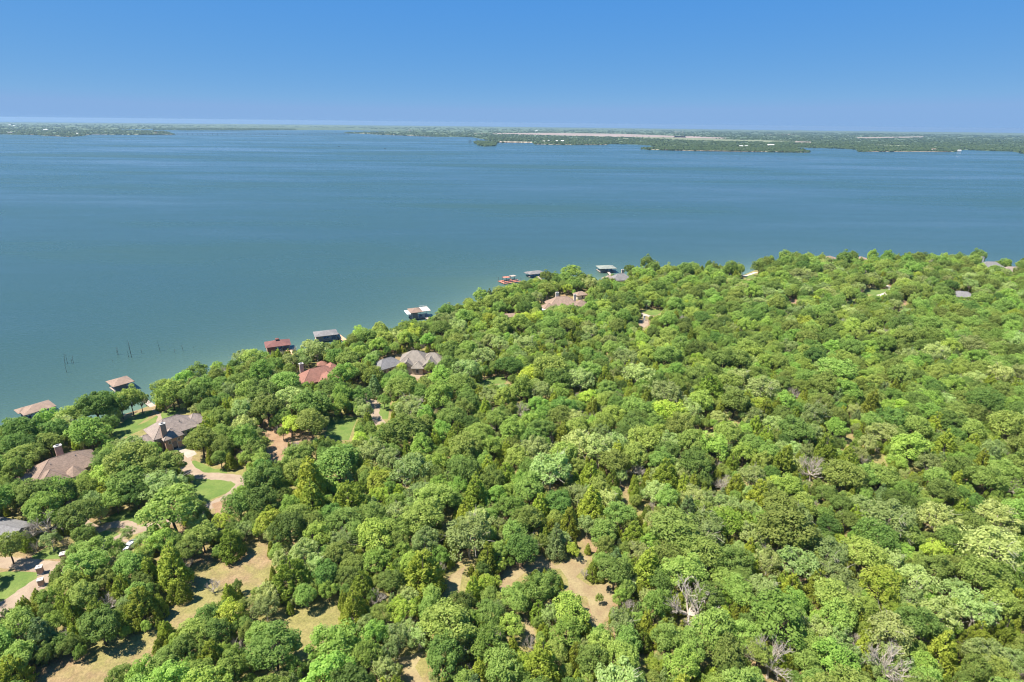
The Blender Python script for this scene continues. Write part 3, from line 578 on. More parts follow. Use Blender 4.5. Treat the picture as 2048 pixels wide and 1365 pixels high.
house_px += [[(528, 684), (530, 698), (545, 705), (575, 700), (592, 694), (584, 680), (552, 673)], [(626, 666), (632, 678), (645, 686), (668, 682), (688, 680), (688, 670), (660, 659)], [(812, 622), (820, 640), (845, 640), (866, 628), (866, 615), (845, 607)], [(1199, 530), (1204, 541), (1224, 540), (1230, 530), (1215, 526)], [(1652, 512), (1664, 511), (1668, 521), (1656, 521)], [(1714, 512), (1732, 516), (1730, 522), (1716, 522)], [(1057, 543), (1066, 541), (1066, 548), (1058, 549)]]
# red open dock with two platforms
a = P(1002, 565, .8); b = P(1036, 560, .8); c = (a + b) / 2; an = math.atan2(b[1] - a[1], b[0] - a[0]); L = float(np.linalg.norm((b - a)[:2]))
e = thing('open_dock', (c[0], c[1], 0), an, 'open red-decked boat dock with raised platforms and no roof', 'dock')
for y in (-4.2, 0, 4.2): MB().box((0, y, .7), (L, 1.6, .2)).build('deck', M_WOODR, e)
MB().box((-L / 2 + 1, 0, .704), (2, 6.8, .18)).build('deck', M_WOODR, e)
MB().box((-1.2, 3.2, 3.4), (5.5, 4.4, .2)).build('raised_platform', M_WOODR, e); MB().box((5.2, 3.4, 3.7), (4.4, 4.2, .2)).build('raised_platform', M_WOODG, e)
for x in np.linspace(-L / 2 + .3, L / 2 - .3, 5):
    for y in (-4.8, 4.8): MB().tube((x, y, -2), (x, y, 3.9), .14, .14, 6).build('pile', M_PILE, e)
house_px.append([(1001, 560), (1008, 569), (1030, 567), (1037, 556), (1026, 551), (1010, 552)])

# ---------------------------------------------------------------- drowned dead timber standing in the lake
SN = [(398, 505, 405, 385), (428, 500, 408, 395), (418, 600, 393, 510), (492, 490, 484, 405), (476, 492, 470, 445), (1005, 400, 985, 300), (992, 398, 978, 340), (1160, 435, 1100, 230), (1122, 425, 1106, 340), (1150, 400, 1120, 250), (1274, 385, 1264, 335), (1480, 355, 1435, 230), (1650, 380, 1636, 325), (1745, 355, 1708, 285), (1858, 318, 1856, 303), (138, 140, 136, 128), (1586, 332, 1584, 320), (940, 468, 938, 456)]
for i, (bx, by, tx, ty) in enumerate(SN):
    (bx, by), (tx, ty) = crop([(bx, by), (tx, ty)], 60, 640, 5.689); c = P(bx, by, 0); d = ray(tx, ty); t = c[1] / d[1]; top = np.array([d[0] * t, c[1], HCAM + d[2] * t])
    rng = random.Random(50 + i); hgt = float(top[2]); dx = float(top[0] - c[0]) * .5
    e = thing('drowned_snag', (c[0], c[1], 0), 0, ('tall bare snag leaning out of the open water' if hgt > 6 else 'slim bare snag standing in the water' if hgt > 2 else 'short stump poking above the open water'), 'snag', ('tall drowned snags' if hgt > 6 else 'slim drowned snags' if hgt > 2 else 'drowned stumps'))
    m = MB(); r0 = .11 if hgt > 3 else .09; n = 4; pv = np.array([0, 0, -1.5])
    for k_ in range(1, n + 1):
        q = np.array([dx * k_ / n + rng.uniform(-.1, .1), rng.uniform(-.1, .1), hgt * k_ / n]); m.tube(pv, q, r0 * (1 - .8 * (k_ - 1) / n), r0 * (1 - .8 * k_ / n), 5); pv = q
    m.build('trunk', M_SNAG, e)
    if hgt > 2:
        m = MB()
        for k_ in range(5):
            t = rng.uniform(.35, .95); aa = rng.uniform(0, 6.28); p = np.array([dx * t, 0, hgt * t]); m.tube(p, p + np.array([math.cos(aa), math.sin(aa), .7]) * rng.uniform(.3, .9), .04, .015, 3)
        m.build('branch', M_SNAG, e)
# ---------------------------------------------------------------- tree kinds
def nrm(a): return a / (np.linalg.norm(a, axis=-1, keepdims=True) + 1e-9)
def leaf_quads(rs, c, nrmls, size, aspect, tang=None):
    n = len(c); t = nrm(np.cross(nrmls, rs.normal(size=(n, 3)))) if tang is None else nrm(tang - (tang * nrmls).sum(-1, keepdims=True) * nrmls)
    b = np.cross(nrmls, t); s = size[:, None]
    return np.stack([c - t * s, c - b * s * aspect, c + t * s, c + b * s * aspect], 1)
def limb(mb, rs, p0, p1, r0, r1, n=3, k=5, wob=.12):
    p0 = np.array(p0, float); p1 = np.array(p1, float); L = np.linalg.norm(p1 - p0); pv = p0
    for i in range(1, n + 1):
        q = p0 + (p1 - p0) * i / n + (rs.normal(size=3) * wob * L / n if i < n else 0); mb.tube(pv, q, r0 + (r1 - r0) * (i - 1) / n, r0 + (r1 - r0) * i / n, k); pv = q
    return pv
PROTO = []      # dicts: kind, crown mesh, trunk mesh, R, H, zc (crown centre height)
def broadleaf(kind, seed, H0=10.0, flatz=.78, nl=44, per=115, lobe=1.55, open_=0.0, R0=5.0, base=None, twigs=0):
    rs = np.random.RandomState(seed); zc = H0 - R0 * flatz * .95 if base is None else base
    i = np.arange(nl) + .5; ph = i * 2.39996 + rs.rand() * 6; zz = 1 - 1.42 * i / nl; rr = np.sqrt(np.maximum(0, 1 - zz ** 2))
    d = np.stack([rr * np.cos(ph), rr * np.sin(ph), zz], 1) + rs.normal(size=(nl, 3)) * .13; d = nrm(d)
    a1, a2, a3 = rs.rand(3) * 6.28
    irr = 1 + .20 * np.sin(2 * ph + a1) + .15 * np.sin(3 * ph + a2 + 2 * zz) + .12 * np.sin(5 * ph + a3) + rs.normal(size=nl) * .12
    cen = d * np.array([R0, R0, R0 * flatz]) * (.70 * irr)[:, None]; cen[:, 2] += zc
    keep = rs.rand(nl) > open_; cen, d = cen[keep], d[keep]; nl = len(cen)
    lr = lobe * rs.uniform(.5, 1.3, nl); ltint = rs.normal(size=nl) * .18
    n = nl * per; li = np.repeat(np.arange(nl), per)
    dd = nrm(nrm(rs.normal(size=(n, 3))) + .45 * d[li] + np.array([0, 0, .18]))
    c = cen[li] + dd * (lr[li] * (.45 + .62 * np.sqrt(rs.rand(n))))[:, None] * np.array([1, 1, .82])
    c[:, :2] *= R0 / np.percentile(np.hypot(c[:, 0], c[:, 1]), 95); nn = nrm(dd * .9 + rs.normal(size=(n, 3)) * .5 + np.array([0, 0, .55]))
    V = leaf_quads(rs, c, nn, rs.uniform(.14, .36, n), .6); tint = np.clip(.5 + ltint[li] + rs.normal(size=n) * .28, 0, 1)
    cm = quads('crown', V, LM[kind], tint)
    mb = MB(); top = limb(mb, rs, (0, 0, -.4), (rs.normal() * .25, rs.normal() * .25, zc * .62), .30, .2, 3, 6, .05)
    for j in rs.permutation(nl)[:11]: limb(mb, rs, top + [0, 0, -rs.rand() * zc * .2], cen[j] * [.92, .92, 1], .13, .035, 3, 4, .16)
    for j in range(twigs):
        q = cen[rs.randint(nl)]; dr = nrm((q - [0, 0, zc])[None])[0]
        for _ in range(4): limb(mb, rs, q * [.8, .8, 1], q + (dr + rs.normal(size=3) * .5) * rs.uniform(1.2, 2.3), .05, .018, 2, 3, .2)
    tm = mesh_of(mb, 'trunk', M_DEAD if twigs else M_BARK)
    PROTO.append(dict(kind=kind, crown=cm, trunk=tm, R=R0 * .98, H=H0, zc=zc, cz=R0 * flatz))
def mesh_of(mb, name, mat):
    me = bpy.data.meshes.new(name); me.from_pydata([tuple(map(float, v)) for v in mb.v], [], mb.f); me.update(); me.materials.append(mat); return me
def cedar(kind, seed, H0=8.0, R0=3.0, pw=.8, tufts=120, per=42):
    rs = np.random.RandomState(seed); t = 1 - np.sqrt(rs.rand(tufts)) * .98; t = np.sort(t); ph = np.arange(tufts) * 2.39996 + rs.normal(size=tufts) * .3
    a1 = rs.rand() * 6; lump = 1 + .12 * np.sin(2 * ph + a1) + .1 * np.sin(9 * t + 3 * ph) + rs.normal(size=tufts) * .09
    rad = R0 * (1 - t) ** pw * np.minimum(1, t * 5 + .55) * lump
    cen = np.stack([rad * .82 * np.cos(ph), rad * .82 * np.sin(ph), .35 + t * (H0 - .7)], 1); out = np.stack([np.cos(ph), np.sin(ph), np.full(tufts, .55)], 1)
    n = tufts * per; li = np.repeat(np.arange(tufts), per); ts = (.34 + .42 * (1 - t[li])) * (R0 / 3.0) ** .5
    dd = nrm(rs.normal(size=(n, 3)) + .5 * out[li]); c = cen[li] + dd * (ts * (.3 + .75 * rs.rand(n)))[:, None] * [1, 1, 1.25]
    nn = nrm(dd + rs.normal(size=(n, 3)) * .5); tg = out[li] * .6 + rs.normal(size=(n, 3)) * .35 + [0, 0, .8]
    V = leaf_quads(rs, c, nn, rs.uniform(.16, .30, n), .42, tg); tint = np.clip(.45 + (rs.normal(size=tufts) * .2)[li] + rs.normal(size=n) * .18, 0, 1)
    cm = quads('crown', V, LM[kind], tint); mb = MB(); limb(mb, rs, (0, 0, -.4), (0, 0, H0 * .85), .2, .04, 4, 6, .03)
    for j in range(8): q = cen[rs.randint(tufts)]; limb(mb, rs, (0, 0, max(.3, q[2] - .6)), q, .06, .02, 2, 4, .1)
    PROTO.append(dict(kind=kind, crown=cm, trunk=mesh_of(mb, 'trunk', M_BARK), R=R0, H=H0, zc=H0 * .42, cz=H0 * .45))
def dead(seed, H0=9.0, R0=4.6, up=.55, depth=5):
    rs = np.random.RandomState(seed); tm = MB(); bm_ = MB()
    def grow(p, d, L, r, lev):
        n = 3; pv = p
        for i in range(n):
            d = nrm((d + rs.normal(size=3) * (.13 if lev else .06) + np.array([0, 0, .06]))[None])[0]; q = pv + d * L / n
            (tm if lev == 0 else bm_).tube(pv - d * .2 * (lev == 0), q, r * (1 - .18 * i), r * (1 - .18 * (i + 1)), 5 if lev < 2 else 3); pv = q
            if lev > 0 and lev < depth and rs.rand() < .55:
                s = nrm((d + rs.normal(size=3) * .55)[None])[0]; grow(pv, s, L * .55, r * .45, lev + 2 if lev + 2 <= depth else depth)
        if lev < depth:
            for q_ in range(8 if lev == 0 else (3 if lev < 3 else 2)):
                s = d * (up + .5) + rs.normal(size=3) * .42 if lev else np.array([math.cos(q_ * 2.4), math.sin(q_ * 2.4), .35 + .9 * rs.rand()]) + rs.normal(size=3) * .2; s[2] = abs(s[2]) * .8 + .12; grow(pv, nrm(s[None])[0], L * rs.uniform(.62, .85), r * .58, lev + 1)
    grow(np.array([0, 0, -.4]), np.array([0, 0, 1.]), H0 * .20, .26, 0)
    pts = np.array(bm_.v); sc = R0 / np.percentile(np.hypot(pts[:, 0], pts[:, 1]), 97); k = np.array([sc, sc, H0 / pts[:, 2].max()])
    bm_.v = [tuple(np.array(v) * k) for v in bm_.v]; tm.v = [tuple(np.array(v) * k) for v in tm.v]
    PROTO.append(dict(kind='X', crown=mesh_of(bm_, 'branches', M_DEAD), trunk=mesh_of(tm, 'trunk', M_DEAD), R=R0, H=H0, zc=H0 * .62, cz=H0 * .35))
for s in range(4): broadleaf('O', 10 + s, H0=10 + .5 * s, flatz=.72 + .04 * s)
for s in range(3): broadleaf('D', 20 + s, H0=10.5, flatz=.80, nl=48, lobe=1.6)
for s in range(3): broadleaf('B', 30 + s, H0=10.5, flatz=.85, nl=40, lobe=1.5, open_=.06)
for s in range(2): broadleaf('L', 40 + s, H0=9.5, flatz=.8, nl=34, lobe=1.45, open_=.1)
for s in range(3): broadleaf('P', 50 + s, H0=10, flatz=.72, nl=46, per=85, lobe=1.35, open_=.12, twigs=5)
broadleaf('T', 60, H0=13.5, flatz=.72, nl=40, R0=5.0) if False else None
for s in range(3): cedar('C', 70 + s, H0=9 + .8 * s, pw=.72 + .12 * s)
for s in range(2): cedar('K', 80 + s, H0=8.6, R0=3.3, pw=.62)
for s in range(2): cedar('G', 90 + s, H0=9.5, pw=.85)
for s in range(4): dead(100 + s, H0=8.5 + .6 * s, up=.4 + .1 * s)
broadleaf('S', 95, H0=3.2, flatz=.8, nl=22, per=70, lobe=.75, R0=1.8) if False else None
BYK = {}
for i, p in enumerate(PROTO): BYK.setdefault(p['kind'], []).append(i)
# ---------------------------------------------------------------- trees read off the photograph: crown centre, crown width, kind
T = []
def rd(txt, ox, oy, s):
    for q in txt.split(';'):
        a = q.split(); T.append((ox + float(a[0]) / s, oy + float(a[1]) / s, float(a[2]) / s, a[3]))
rd('60 420 190 O;330 225 280 X;340 300 250 P;590 270 260 D;380 30 250 D;800 20 300 O;960 30 200 D;1220 150 400 O;1430 330 210 O;900 300 110 P;1690 110 220 D;1590 230 150 L;1640 390 210 K;560 450 150 O;720 470 220 B;830 430 150 B;930 550 210 O;1140 370 220 B;1340 420 190 O;1230 570 270 C;1060 600 170 C;1290 690 220 C;400 630 110 K;350 760 180 B;490 690 180 O;600 760 210 O;520 880 170 C;700 910 230 K;870 720 190 C;1000 820 260 C;560 1120 160 B;130 940 240 O;300 1050 260 G;130 1180 220 O;80 1300 240 C;1175 970 200 C;1110 1090 150 C;1620 720 250 C;1505 670 100 X;1460 890 230 O;1620 890 210 L;1730 870 150 L;1390 1010 210 O;1300 1120 180 O;1500 1180 210 C;1680 1080 120 X;1000 1270 330 B;1170 1230 220 O;840 1310 210 O;1650 1260 240 B;1130 800 200 C;760 620 150 O', 0, 980, 3.546)
rd('80 90 220 D;440 90 260 C;700 80 270 K;120 210 200 L;270 270 260 D;480 340 210 B;300 640 310 K;540 600 200 D;110 740 190 P;640 370 190 P;910 40 120 L;1040 90 150 B;890 190 180 O;1060 290 190 O;1230 200 280 O;880 340 270 B;900 500 210 B;740 530 180 O;690 630 170 O;1080 450 140 B;1230 590 320 C;1350 460 140 B;1560 320 340 P;1600 60 230 C;1740 40 180 B;1690 500 210 C;740 840 270 C;890 760 140 X;1000 660 180 O;1080 880 220 L;1580 720 140 C;1690 660 150 L;170 1130 340 O;600 1080 330 B;880 1040 210 B;1050 1050 190 P;830 1180 210 B;550 1300 330 B;1400 950 360 O;1370 1160 380 D;1690 1100 260 B;1690 870 200 O;1040 1270 150 O;960 1280 180 P', 500, 980, 3.546)
rd('80 120 230 B;280 140 180 C;420 90 210 D;100 300 210 O;160 420 230 D;400 370 190 G;650 120 230 C;490 240 180 C;515 430 100 L;730 300 220 O;850 170 210 O;960 40 110 C;1100 110 100 X;950 330 190 C;920 230 140 O;660 540 200 C;820 520 170 G;370 590 110 P;300 680 250 D;60 640 120 L;100 780 190 O;500 850 300 B;860 730 210 B;1000 720 90 C;1110 820 220 B;1050 570 270 C;1130 640 180 O;1250 290 400 O;1400 450 310 O;1200 470 230 O;1360 790 400 X;1620 770 130 L;1580 880 130 L;1650 500 250 O;1690 720 220 O;705 770 55 B;850 920 290 P;720 1100 210 O;900 1080 210 O;215 1060 190 X;300 1250 310 C;80 950 220 B;530 1200 160 C;480 1000 250 B;650 1220 210 O;880 1220 230 O;1180 1060 230 O;1100 1250 130 L;1300 1230 260 B;1500 1020 310 O;1600 1180 290 O;1650 1310 240 D;1350 1130 220 O', 1000, 980, 3.546)
rd('200 120 250 O;60 60 200 C;370 130 190 O;460 130 70 X;560 250 160 D;640 110 160 O;780 100 180 P;740 190 130 C;1030 60 80 C;940 60 120 G;1000 210 340 P;1330 230 270 P;1340 220 220 X;1100 310 220 O;1190 380 120 D;650 360 100 L;250 300 440 O;560 450 290 P;130 510 190 P;330 530 260 P;600 600 260 P;930 680 310 L;1010 870 160 L;1000 500 230 P;1300 560 240 O;1500 160 180 C;1640 120 130 C;1750 200 260 P;1700 420 390 P;1600 480 210 O;1650 620 310 O;1880 800 170 C;1400 660 110 L;1460 720 210 P;1130 760 210 P;1350 880 270 P;1600 860 290 P;1750 720 230 B;100 700 260 P;300 800 210 B;200 930 400 B;600 770 300 O;620 900 250 O;810 850 180 B;1000 1010 340 P;820 1060 140 C;800 1150 160 C;600 1200 310 B;420 1100 210 O;150 1200 340 X;970 1250 340 X;680 1310 100 G;820 1320 130 C;1370 1150 290 C;1620 1040 180 C;1800 1030 210 C;1650 1170 260 P;1850 1200 210 P;1600 1300 220 D;1900 1320 110 X;1750 1300 210 O', 1500, 980, 3.546)
rd('90 200 230 B;320 170 250 D;100 340 250 O;280 270 230 O;450 290 170 B;300 400 270 P;500 440 300 D;740 410 290 B;760 190 380 B;1000 200 210 B;1020 300 150 G;1100 380 180 O;940 490 150 P;1240 200 230 O;1250 130 180 B;1400 300 150 K;1290 280 150 B;1560 200 260 B;1780 170 220 P;1560 380 290 B;1300 450 330 P;1330 420 200 X;580 370 90 X;900 620 180 O;1250 660 400 D;1550 520 110 X;1650 560 230 O;1700 680 180 K;1880 380 150 C;1960 370 190 P;1930 510 170 C;1990 600 120 X;60 650 180 P;80 860 230 O;640 740 190 O;380 860 280 O;720 900 400 O;880 790 200 O;1000 830 250 P;1400 800 210 B;1130 900 210 P;1320 980 310 P;1500 930 210 B;1050 1060 240 L;1060 1180 160 L;1760 810 290 O;1750 1000 290 D;1960 800 210 B;1950 1000 210 C;500 1130 330 C;120 1080 310 D;780 1170 160 K;900 1160 190 K;1390 1160 230 P;1720 1130 190 B;1850 1180 210 C', 500, 700, 4.096)
rd('180 330 240 B;80 130 200 D;190 60 90 C;420 160 290 O;340 330 200 P;460 260 220 D;660 240 240 P;660 110 130 C;580 410 100 C;440 440 130 C;360 540 160 B;720 390 170 L;820 310 110 C;900 290 140 C;990 260 120 L;1140 190 250 P;1180 260 120 B;1340 330 280 P;1450 300 180 B;1370 500 270 L;1110 480 230 O;930 530 200 B;1200 410 160 C;760 500 160 C;700 560 110 X;170 500 150 X;400 700 110 X;100 670 260 B;440 650 130 O;600 640 190 O;640 760 270 P;820 670 160 P;850 600 210 B;1170 570 120 X;1590 170 120 C;1720 320 360 K;1960 220 210 P;1960 90 200 O;1830 90 200 O;1690 580 130 O;1800 520 140 C;1630 720 100 C;1470 650 230 O;1470 790 100 X;1290 680 160 B;1820 660 140 L;1750 800 240 B;1980 770 120 X;1880 820 100 G;2000 850 180 B;300 830 290 P;520 870 260 O;800 800 300 P;960 780 210 P;1100 880 240 O;1370 830 230 O;1600 930 280 D;1780 950 80 X;1900 950 160 C;420 990 370 P;150 900 210 O;740 1050 240 C;920 1060 210 K;1105 1120 120 C;1110 960 160 X;1350 1070 260 C;1280 1150 210 P;1500 1140 180 C;1830 1080 170 X;1930 1130 180 C;70 1180 170 B', 1000, 700, 4.096)
rd('100 270 260 P;260 380 160 B;130 350 110 L;340 310 120 X;400 370 110 C;560 270 210 O;710 310 230 B;650 150 260 O;500 150 60 C;660 380 130 G;520 380 160 O;480 490 210 P;520 600 90 L;350 600 250 O;110 470 160 C;120 680 160 C;650 580 160 B;790 560 90 L;900 560 160 O;880 700 150 P;1070 510 220 D;1210 480 140 O;900 440 190 C;1200 720 290 B;1100 650 130 O;1380 580 150 C;1440 630 110 X;1500 540 210 D;1660 610 190 O;1660 340 100 X;1750 400 230 D;1920 560 260 O;1460 720 210 C;1560 900 210 D;1330 840 190 P;1720 880 160 C;1850 1000 140 B;1960 1020 160 X;980 950 230 O;870 960 190 O;1270 960 160 C;470 880 220 X;850 840 90 X;70 1000 130 X;560 780 230 C;250 850 230 C;720 870 200 C;1400 980 210 O;1150 1050 210 B;980 1090 120 G', 1500, 700, 3.737)
# shoreline and house-side trees
rd('60 720 230 O;200 560 280 B;430 530 330 B;700 520 260 O;940 440 330 D;1050 560 300 D;860 720 370 B;1010 640 230 O;1230 650 250 O;470 800 260 O;150 830 260 D;330 850 220 D;150 1090 300 B;600 770 200 P;1300 1020 460 O;1560 1050 400 O;1050 1120 330 B;1250 1180 400 O;1600 1250 400 P;1480 880 180 B;580 1290 380 B;850 1250 270 B;130 1280 250 D;1960 800 280 O', 0, 720, 4.876)
rd('1040 250 260 B;1000 470 230 B;1120 560 260 D;1230 250 300 P', 900, 480, 4.267)
for x, y, w_, kd in [(269, 778, 62, 'O'), (330, 775, 58, 'B'), (353, 785, 52, 'O'), (222, 792, 52, 'D'), (190, 808, 50, 'D'), (1040, 650, 42, 'B'), (1147, 632, 26, 'C'), (1131, 603, 14, 'C'), (1519, 533, 30, 'D'), (1931, 504, 15, 'D'), (1816, 514, 18, 'D'), (1845, 516, 26, 'D'), (1827, 540, 33, 'B'), (1070, 546, 14, 'D')]: T.append((x, y, w_, kd))
rng = random.Random(7)
trees = []     # dict x y z R kind proto scale sz rot
def add_tree(x, y, z, Rm, kind, rngl, hs=1.0, screen=0.0):
    pi = rngl.choice(BYK[kind]); p = PROTO[pi]; s = Rm / p['R']; sz = hs * (s ** .8 if kind in 'CKG' else s ** .72) * rngl.uniform(.92, 1.1)
    trees.append(dict(x=x, y=y, z=z, R=Rm, kind=kind, p=pi, s=s, sz=sz, ax=rngl.uniform(.88, 1.16), rot=rngl.uniform(0, 6.28), H=p['H'] * sz, scr=screen))
# ---------------------------------------------------------------- fill the rest of the wood
polys = []
for q in clear_px + house_px:
    a = np.array(q, float); polys.append((a, a.min(0), a.max(0)))
def inside(px, py, a):
    x0, y0 = a[:, 0], a[:, 1]; x1, y1 = np.roll(x0, -1), np.roll(y0, -1)
    c = ((y0[None] > py[:, None]) != (y1[None] > py[:, None])) & (px[:, None] < (x1 - x0)[None] * (py[:, None] - y0[None]) / ((y1 - y0)[None] + 1e-12) + x0[None])
    return (c.sum(1) % 2).astype(bool)
hpolys = polys[len(clear_px):]
def shades_open(x, y, z, Rm, H, zc, cz, pl=None):
    """does the crown or trunk hide ground or a roof that the photograph shows?"""
    u, v, dz = proj((x, y, z + zc)); k = F / dz; rx = Rm * k * 1.02; ry = max(cz, Rm * .7) * k; bu, bv, _ = proj((x, y, z))
    lo = np.array([min(u - rx, bu), v - ry]); hi = np.array([max(u + rx, bu), max(v + ry, bv)])
    tt = np.linspace(0, 2 * math.pi, 14)[:-1]; px = None
    for a, mn, mx in (pl or polys):
        if mn[0] > hi[0] or mx[0] < lo[0] or mn[1] > hi[1] or mx[1] < lo[1]: continue
        if px is None:
            px = np.concatenate([[u, bu], u + rx * np.cos(tt), u + rx * .55 * np.cos(tt)]); py = np.concatenate([[v, bv], v + ry * np.sin(tt), v + ry * .55 * np.sin(tt)])
        if inside(px, py, a).any(): return True
        d = np.abs((a - [u, v]) / [rx, ry]); 
        if ((d ** 2).sum(1) < 1).any(): return True
    return False
for (x, y, wpx, kd) in T:
    zc = GZ + 5.0
    for _ in range(4):
        q = P(x, y, zc); dz = proj(q)[2]; Rm = max(.7, wpx * dz / F / 2 * (1.0 if kd in 'X' else .97))
        Rm = min(Rm, 7.6); p = PROTO[BYK[kd][0]]; s = Rm / p['R']; sz = s ** .8 if kd in 'CKG' else s ** .72; zc = GZ + p['zc'] * sz
    if shore_sd(q[0], q[1]) < .6:
        yl = float(np.interp(q[0], SH[:, 0], SH[:, 1])); q = np.array([q[0], yl - 3.0, 0])
    z0 = float(gz(q[0], q[1])); hid = True
    for _ in range(4):
        p = PROTO[BYK[kd][0]]; s = Rm / p['R']; sz = s ** .8 if kd in 'CKG' else s ** .72
        if not shades_open(q[0], q[1], z0, Rm, p['H'] * sz, p['zc'] * sz, p['cz'] * sz, hpolys): hid = False; break
        Rm *= .84
    if hid or Rm < .6: continue
    if wpx > 30:
        if any(inside(np.array([x]), np.array([y + wpx * .1]), b_[0])[0] for b_ in polys): continue
        for _ in range(4):
            if not shades_open(q[0], q[1], z0, Rm, p['H'] * sz, p['zc'] * sz, p['cz'] * sz): break
            Rm *= .87; s = Rm / p['R']; sz = s ** .8 if kd in 'CKG' else s ** .72
    add_tree(q[0], q[1], z0, Rm, kd, rng, screen=wpx)
for xb, yb, Rm, kd in ((268, 832, 4.4, 'O'), (287, 829, 3.2, 'O'), (333, 828, 4.2, 'B'), (350, 822, 4.6, 'O'), (247, 838, 3.6, 'D')):      # tall shore trees in front of the pier
    q = P(xb, yb, GZ - .8); add_tree(q[0], q[1], float(gz(q[0], q[1])), Rm, kd, rng, 1.3, 50)
n_expl = len(trees)
DS = [(*proj((q['x'], q['y'], q['z'] + q['H'] * .6))[:2], q['scr'] * .42, q['y']) for q in trees if q['kind'] == 'X' and q['scr'] > 30]
grid = {}
def gput(t): grid.setdefault((int(t['x'] // 8), int(t['y'] // 8)), []).append(t)
def gfree(x, y, Rm, k):
    gx_, gy_ = int(x // 8), int(y // 8)
    for i in (-2, -1, 0, 1, 2):
        for j in (-2, -1, 0, 1, 2):
            for t in grid.get((gx_ + i, gy_ + j), ()):
                if t['kind'] == 'X' and t['R'] > 2: rr = .5
                else: rr = 1
                if (t['x'] - x) ** 2 + (t['y'] - y) ** 2 < (k * rr * (t['R'] + Rm)) ** 2: return False
    return True
for t in trees: gput(t)
rs = np.random.RandomState(3)
def candidates(n):
    """spread over the ground that the picture sees, with a margin"""
    yy = 70 + 470 * rs.rand(n) ** .8; xx = (rs.rand(n) * 2 - 1) * (yy * .98 + 40); return xx, yy
def fill(n, rlo, rhi, k, kinds, wts):
    xx, yy = candidates(n); sd_ = shore_sd(xx, yy); zz = gz(xx, yy); rr = rlo + (rhi - rlo) * rs.rand(n) ** 1.3; kk = rs.choice(len(kinds), n, p=np.array(wts) / sum(wts)); cnt = 0
    ok = (sd_ > 3.2); patch = np.sin(xx * .031 + 1.3 * np.sin(yy * .024)) + np.sin(yy * .041 - xx * .017 + 2) + np.sin(xx * .009 + yy * .012)
    for c, keep in drive_lines:
        m = np.full(n, 1e9)
        for q in c[::2]: m = np.minimum(m, np.hypot(xx - q[0], yy - q[1]))
        ok &= m > keep
    for fx, fy, fr in foot: ok &= np.hypot(xx - fx, yy - fy) > fr
    for i in np.nonzero(ok)[0]:
        x, y, Rm = float(xx[i]), float(yy[i]), float(rr[i]); kd = kinds[kk[i]]
        if y < 260 and x < -.25 * y and kd in 'PC' and rs.rand() < .6: kd = 'D' if rs.rand() < .5 else 'O'
        if kd in 'PC' and patch[i] < -.5 and rs.rand() < .7: kd = 'B' if rs.rand() < .5 else 'O'
        if kd in 'BDL' and patch[i] > .7 and rs.rand() < .6: kd = 'P' if rs.rand() < .5 else 'C'
        if y > 330 and kd in 'CK' and rs.rand() < .5: kd = 'O'
        if kd in 'CKGX': Rm *= .62
        if not gfree(x, y, Rm, k): continue
        p = PROTO[BYK[kd][0]]; s = Rm / p['R']; sz = s ** .8 if kd in 'CKG' else s ** .72
        if shades_open(x, y, float(zz[i]), Rm, p['H'] * sz, p['zc'] * sz, p['cz'] * sz): continue
        u, v, dz = proj((x, y, float(zz[i]) + p['zc'] * sz)); k_ = F / dz * Rm
        if any(y < q[3] and math.hypot(u - q[0], v - q[1]) < q[2] + k_ * .8 for q in DS): continue
        add_tree(x, y, float(zz[i]), Rm, kd, rng, rng.uniform(.85, 1.45) if sd_[i] < 30 and x > 100 else 1.0); gput(trees[-1]); cnt += 1
    return cnt
KW = (['O', 'D', 'B', 'L', 'P', 'C', 'K', 'G', 'X'], [31, 10, 19, 3.5, 15, 24, 5, 3, 3.8])
c1 = fill(5000, 4.0, 6.2, .69, *KW); c2_ = fill(26000, 2.6, 4.6, .66, *KW); c3 = fill(60000, 1.7, 3.2, .60, *KW); c4_ = fill(50000, 1.2, 2.2, .56, ['O', 'B', 'C', 'L', 'P'], [30, 30, 25, 8, 10])
print('TREES', n_expl, c1, c2_, c3, c4_, len(trees))
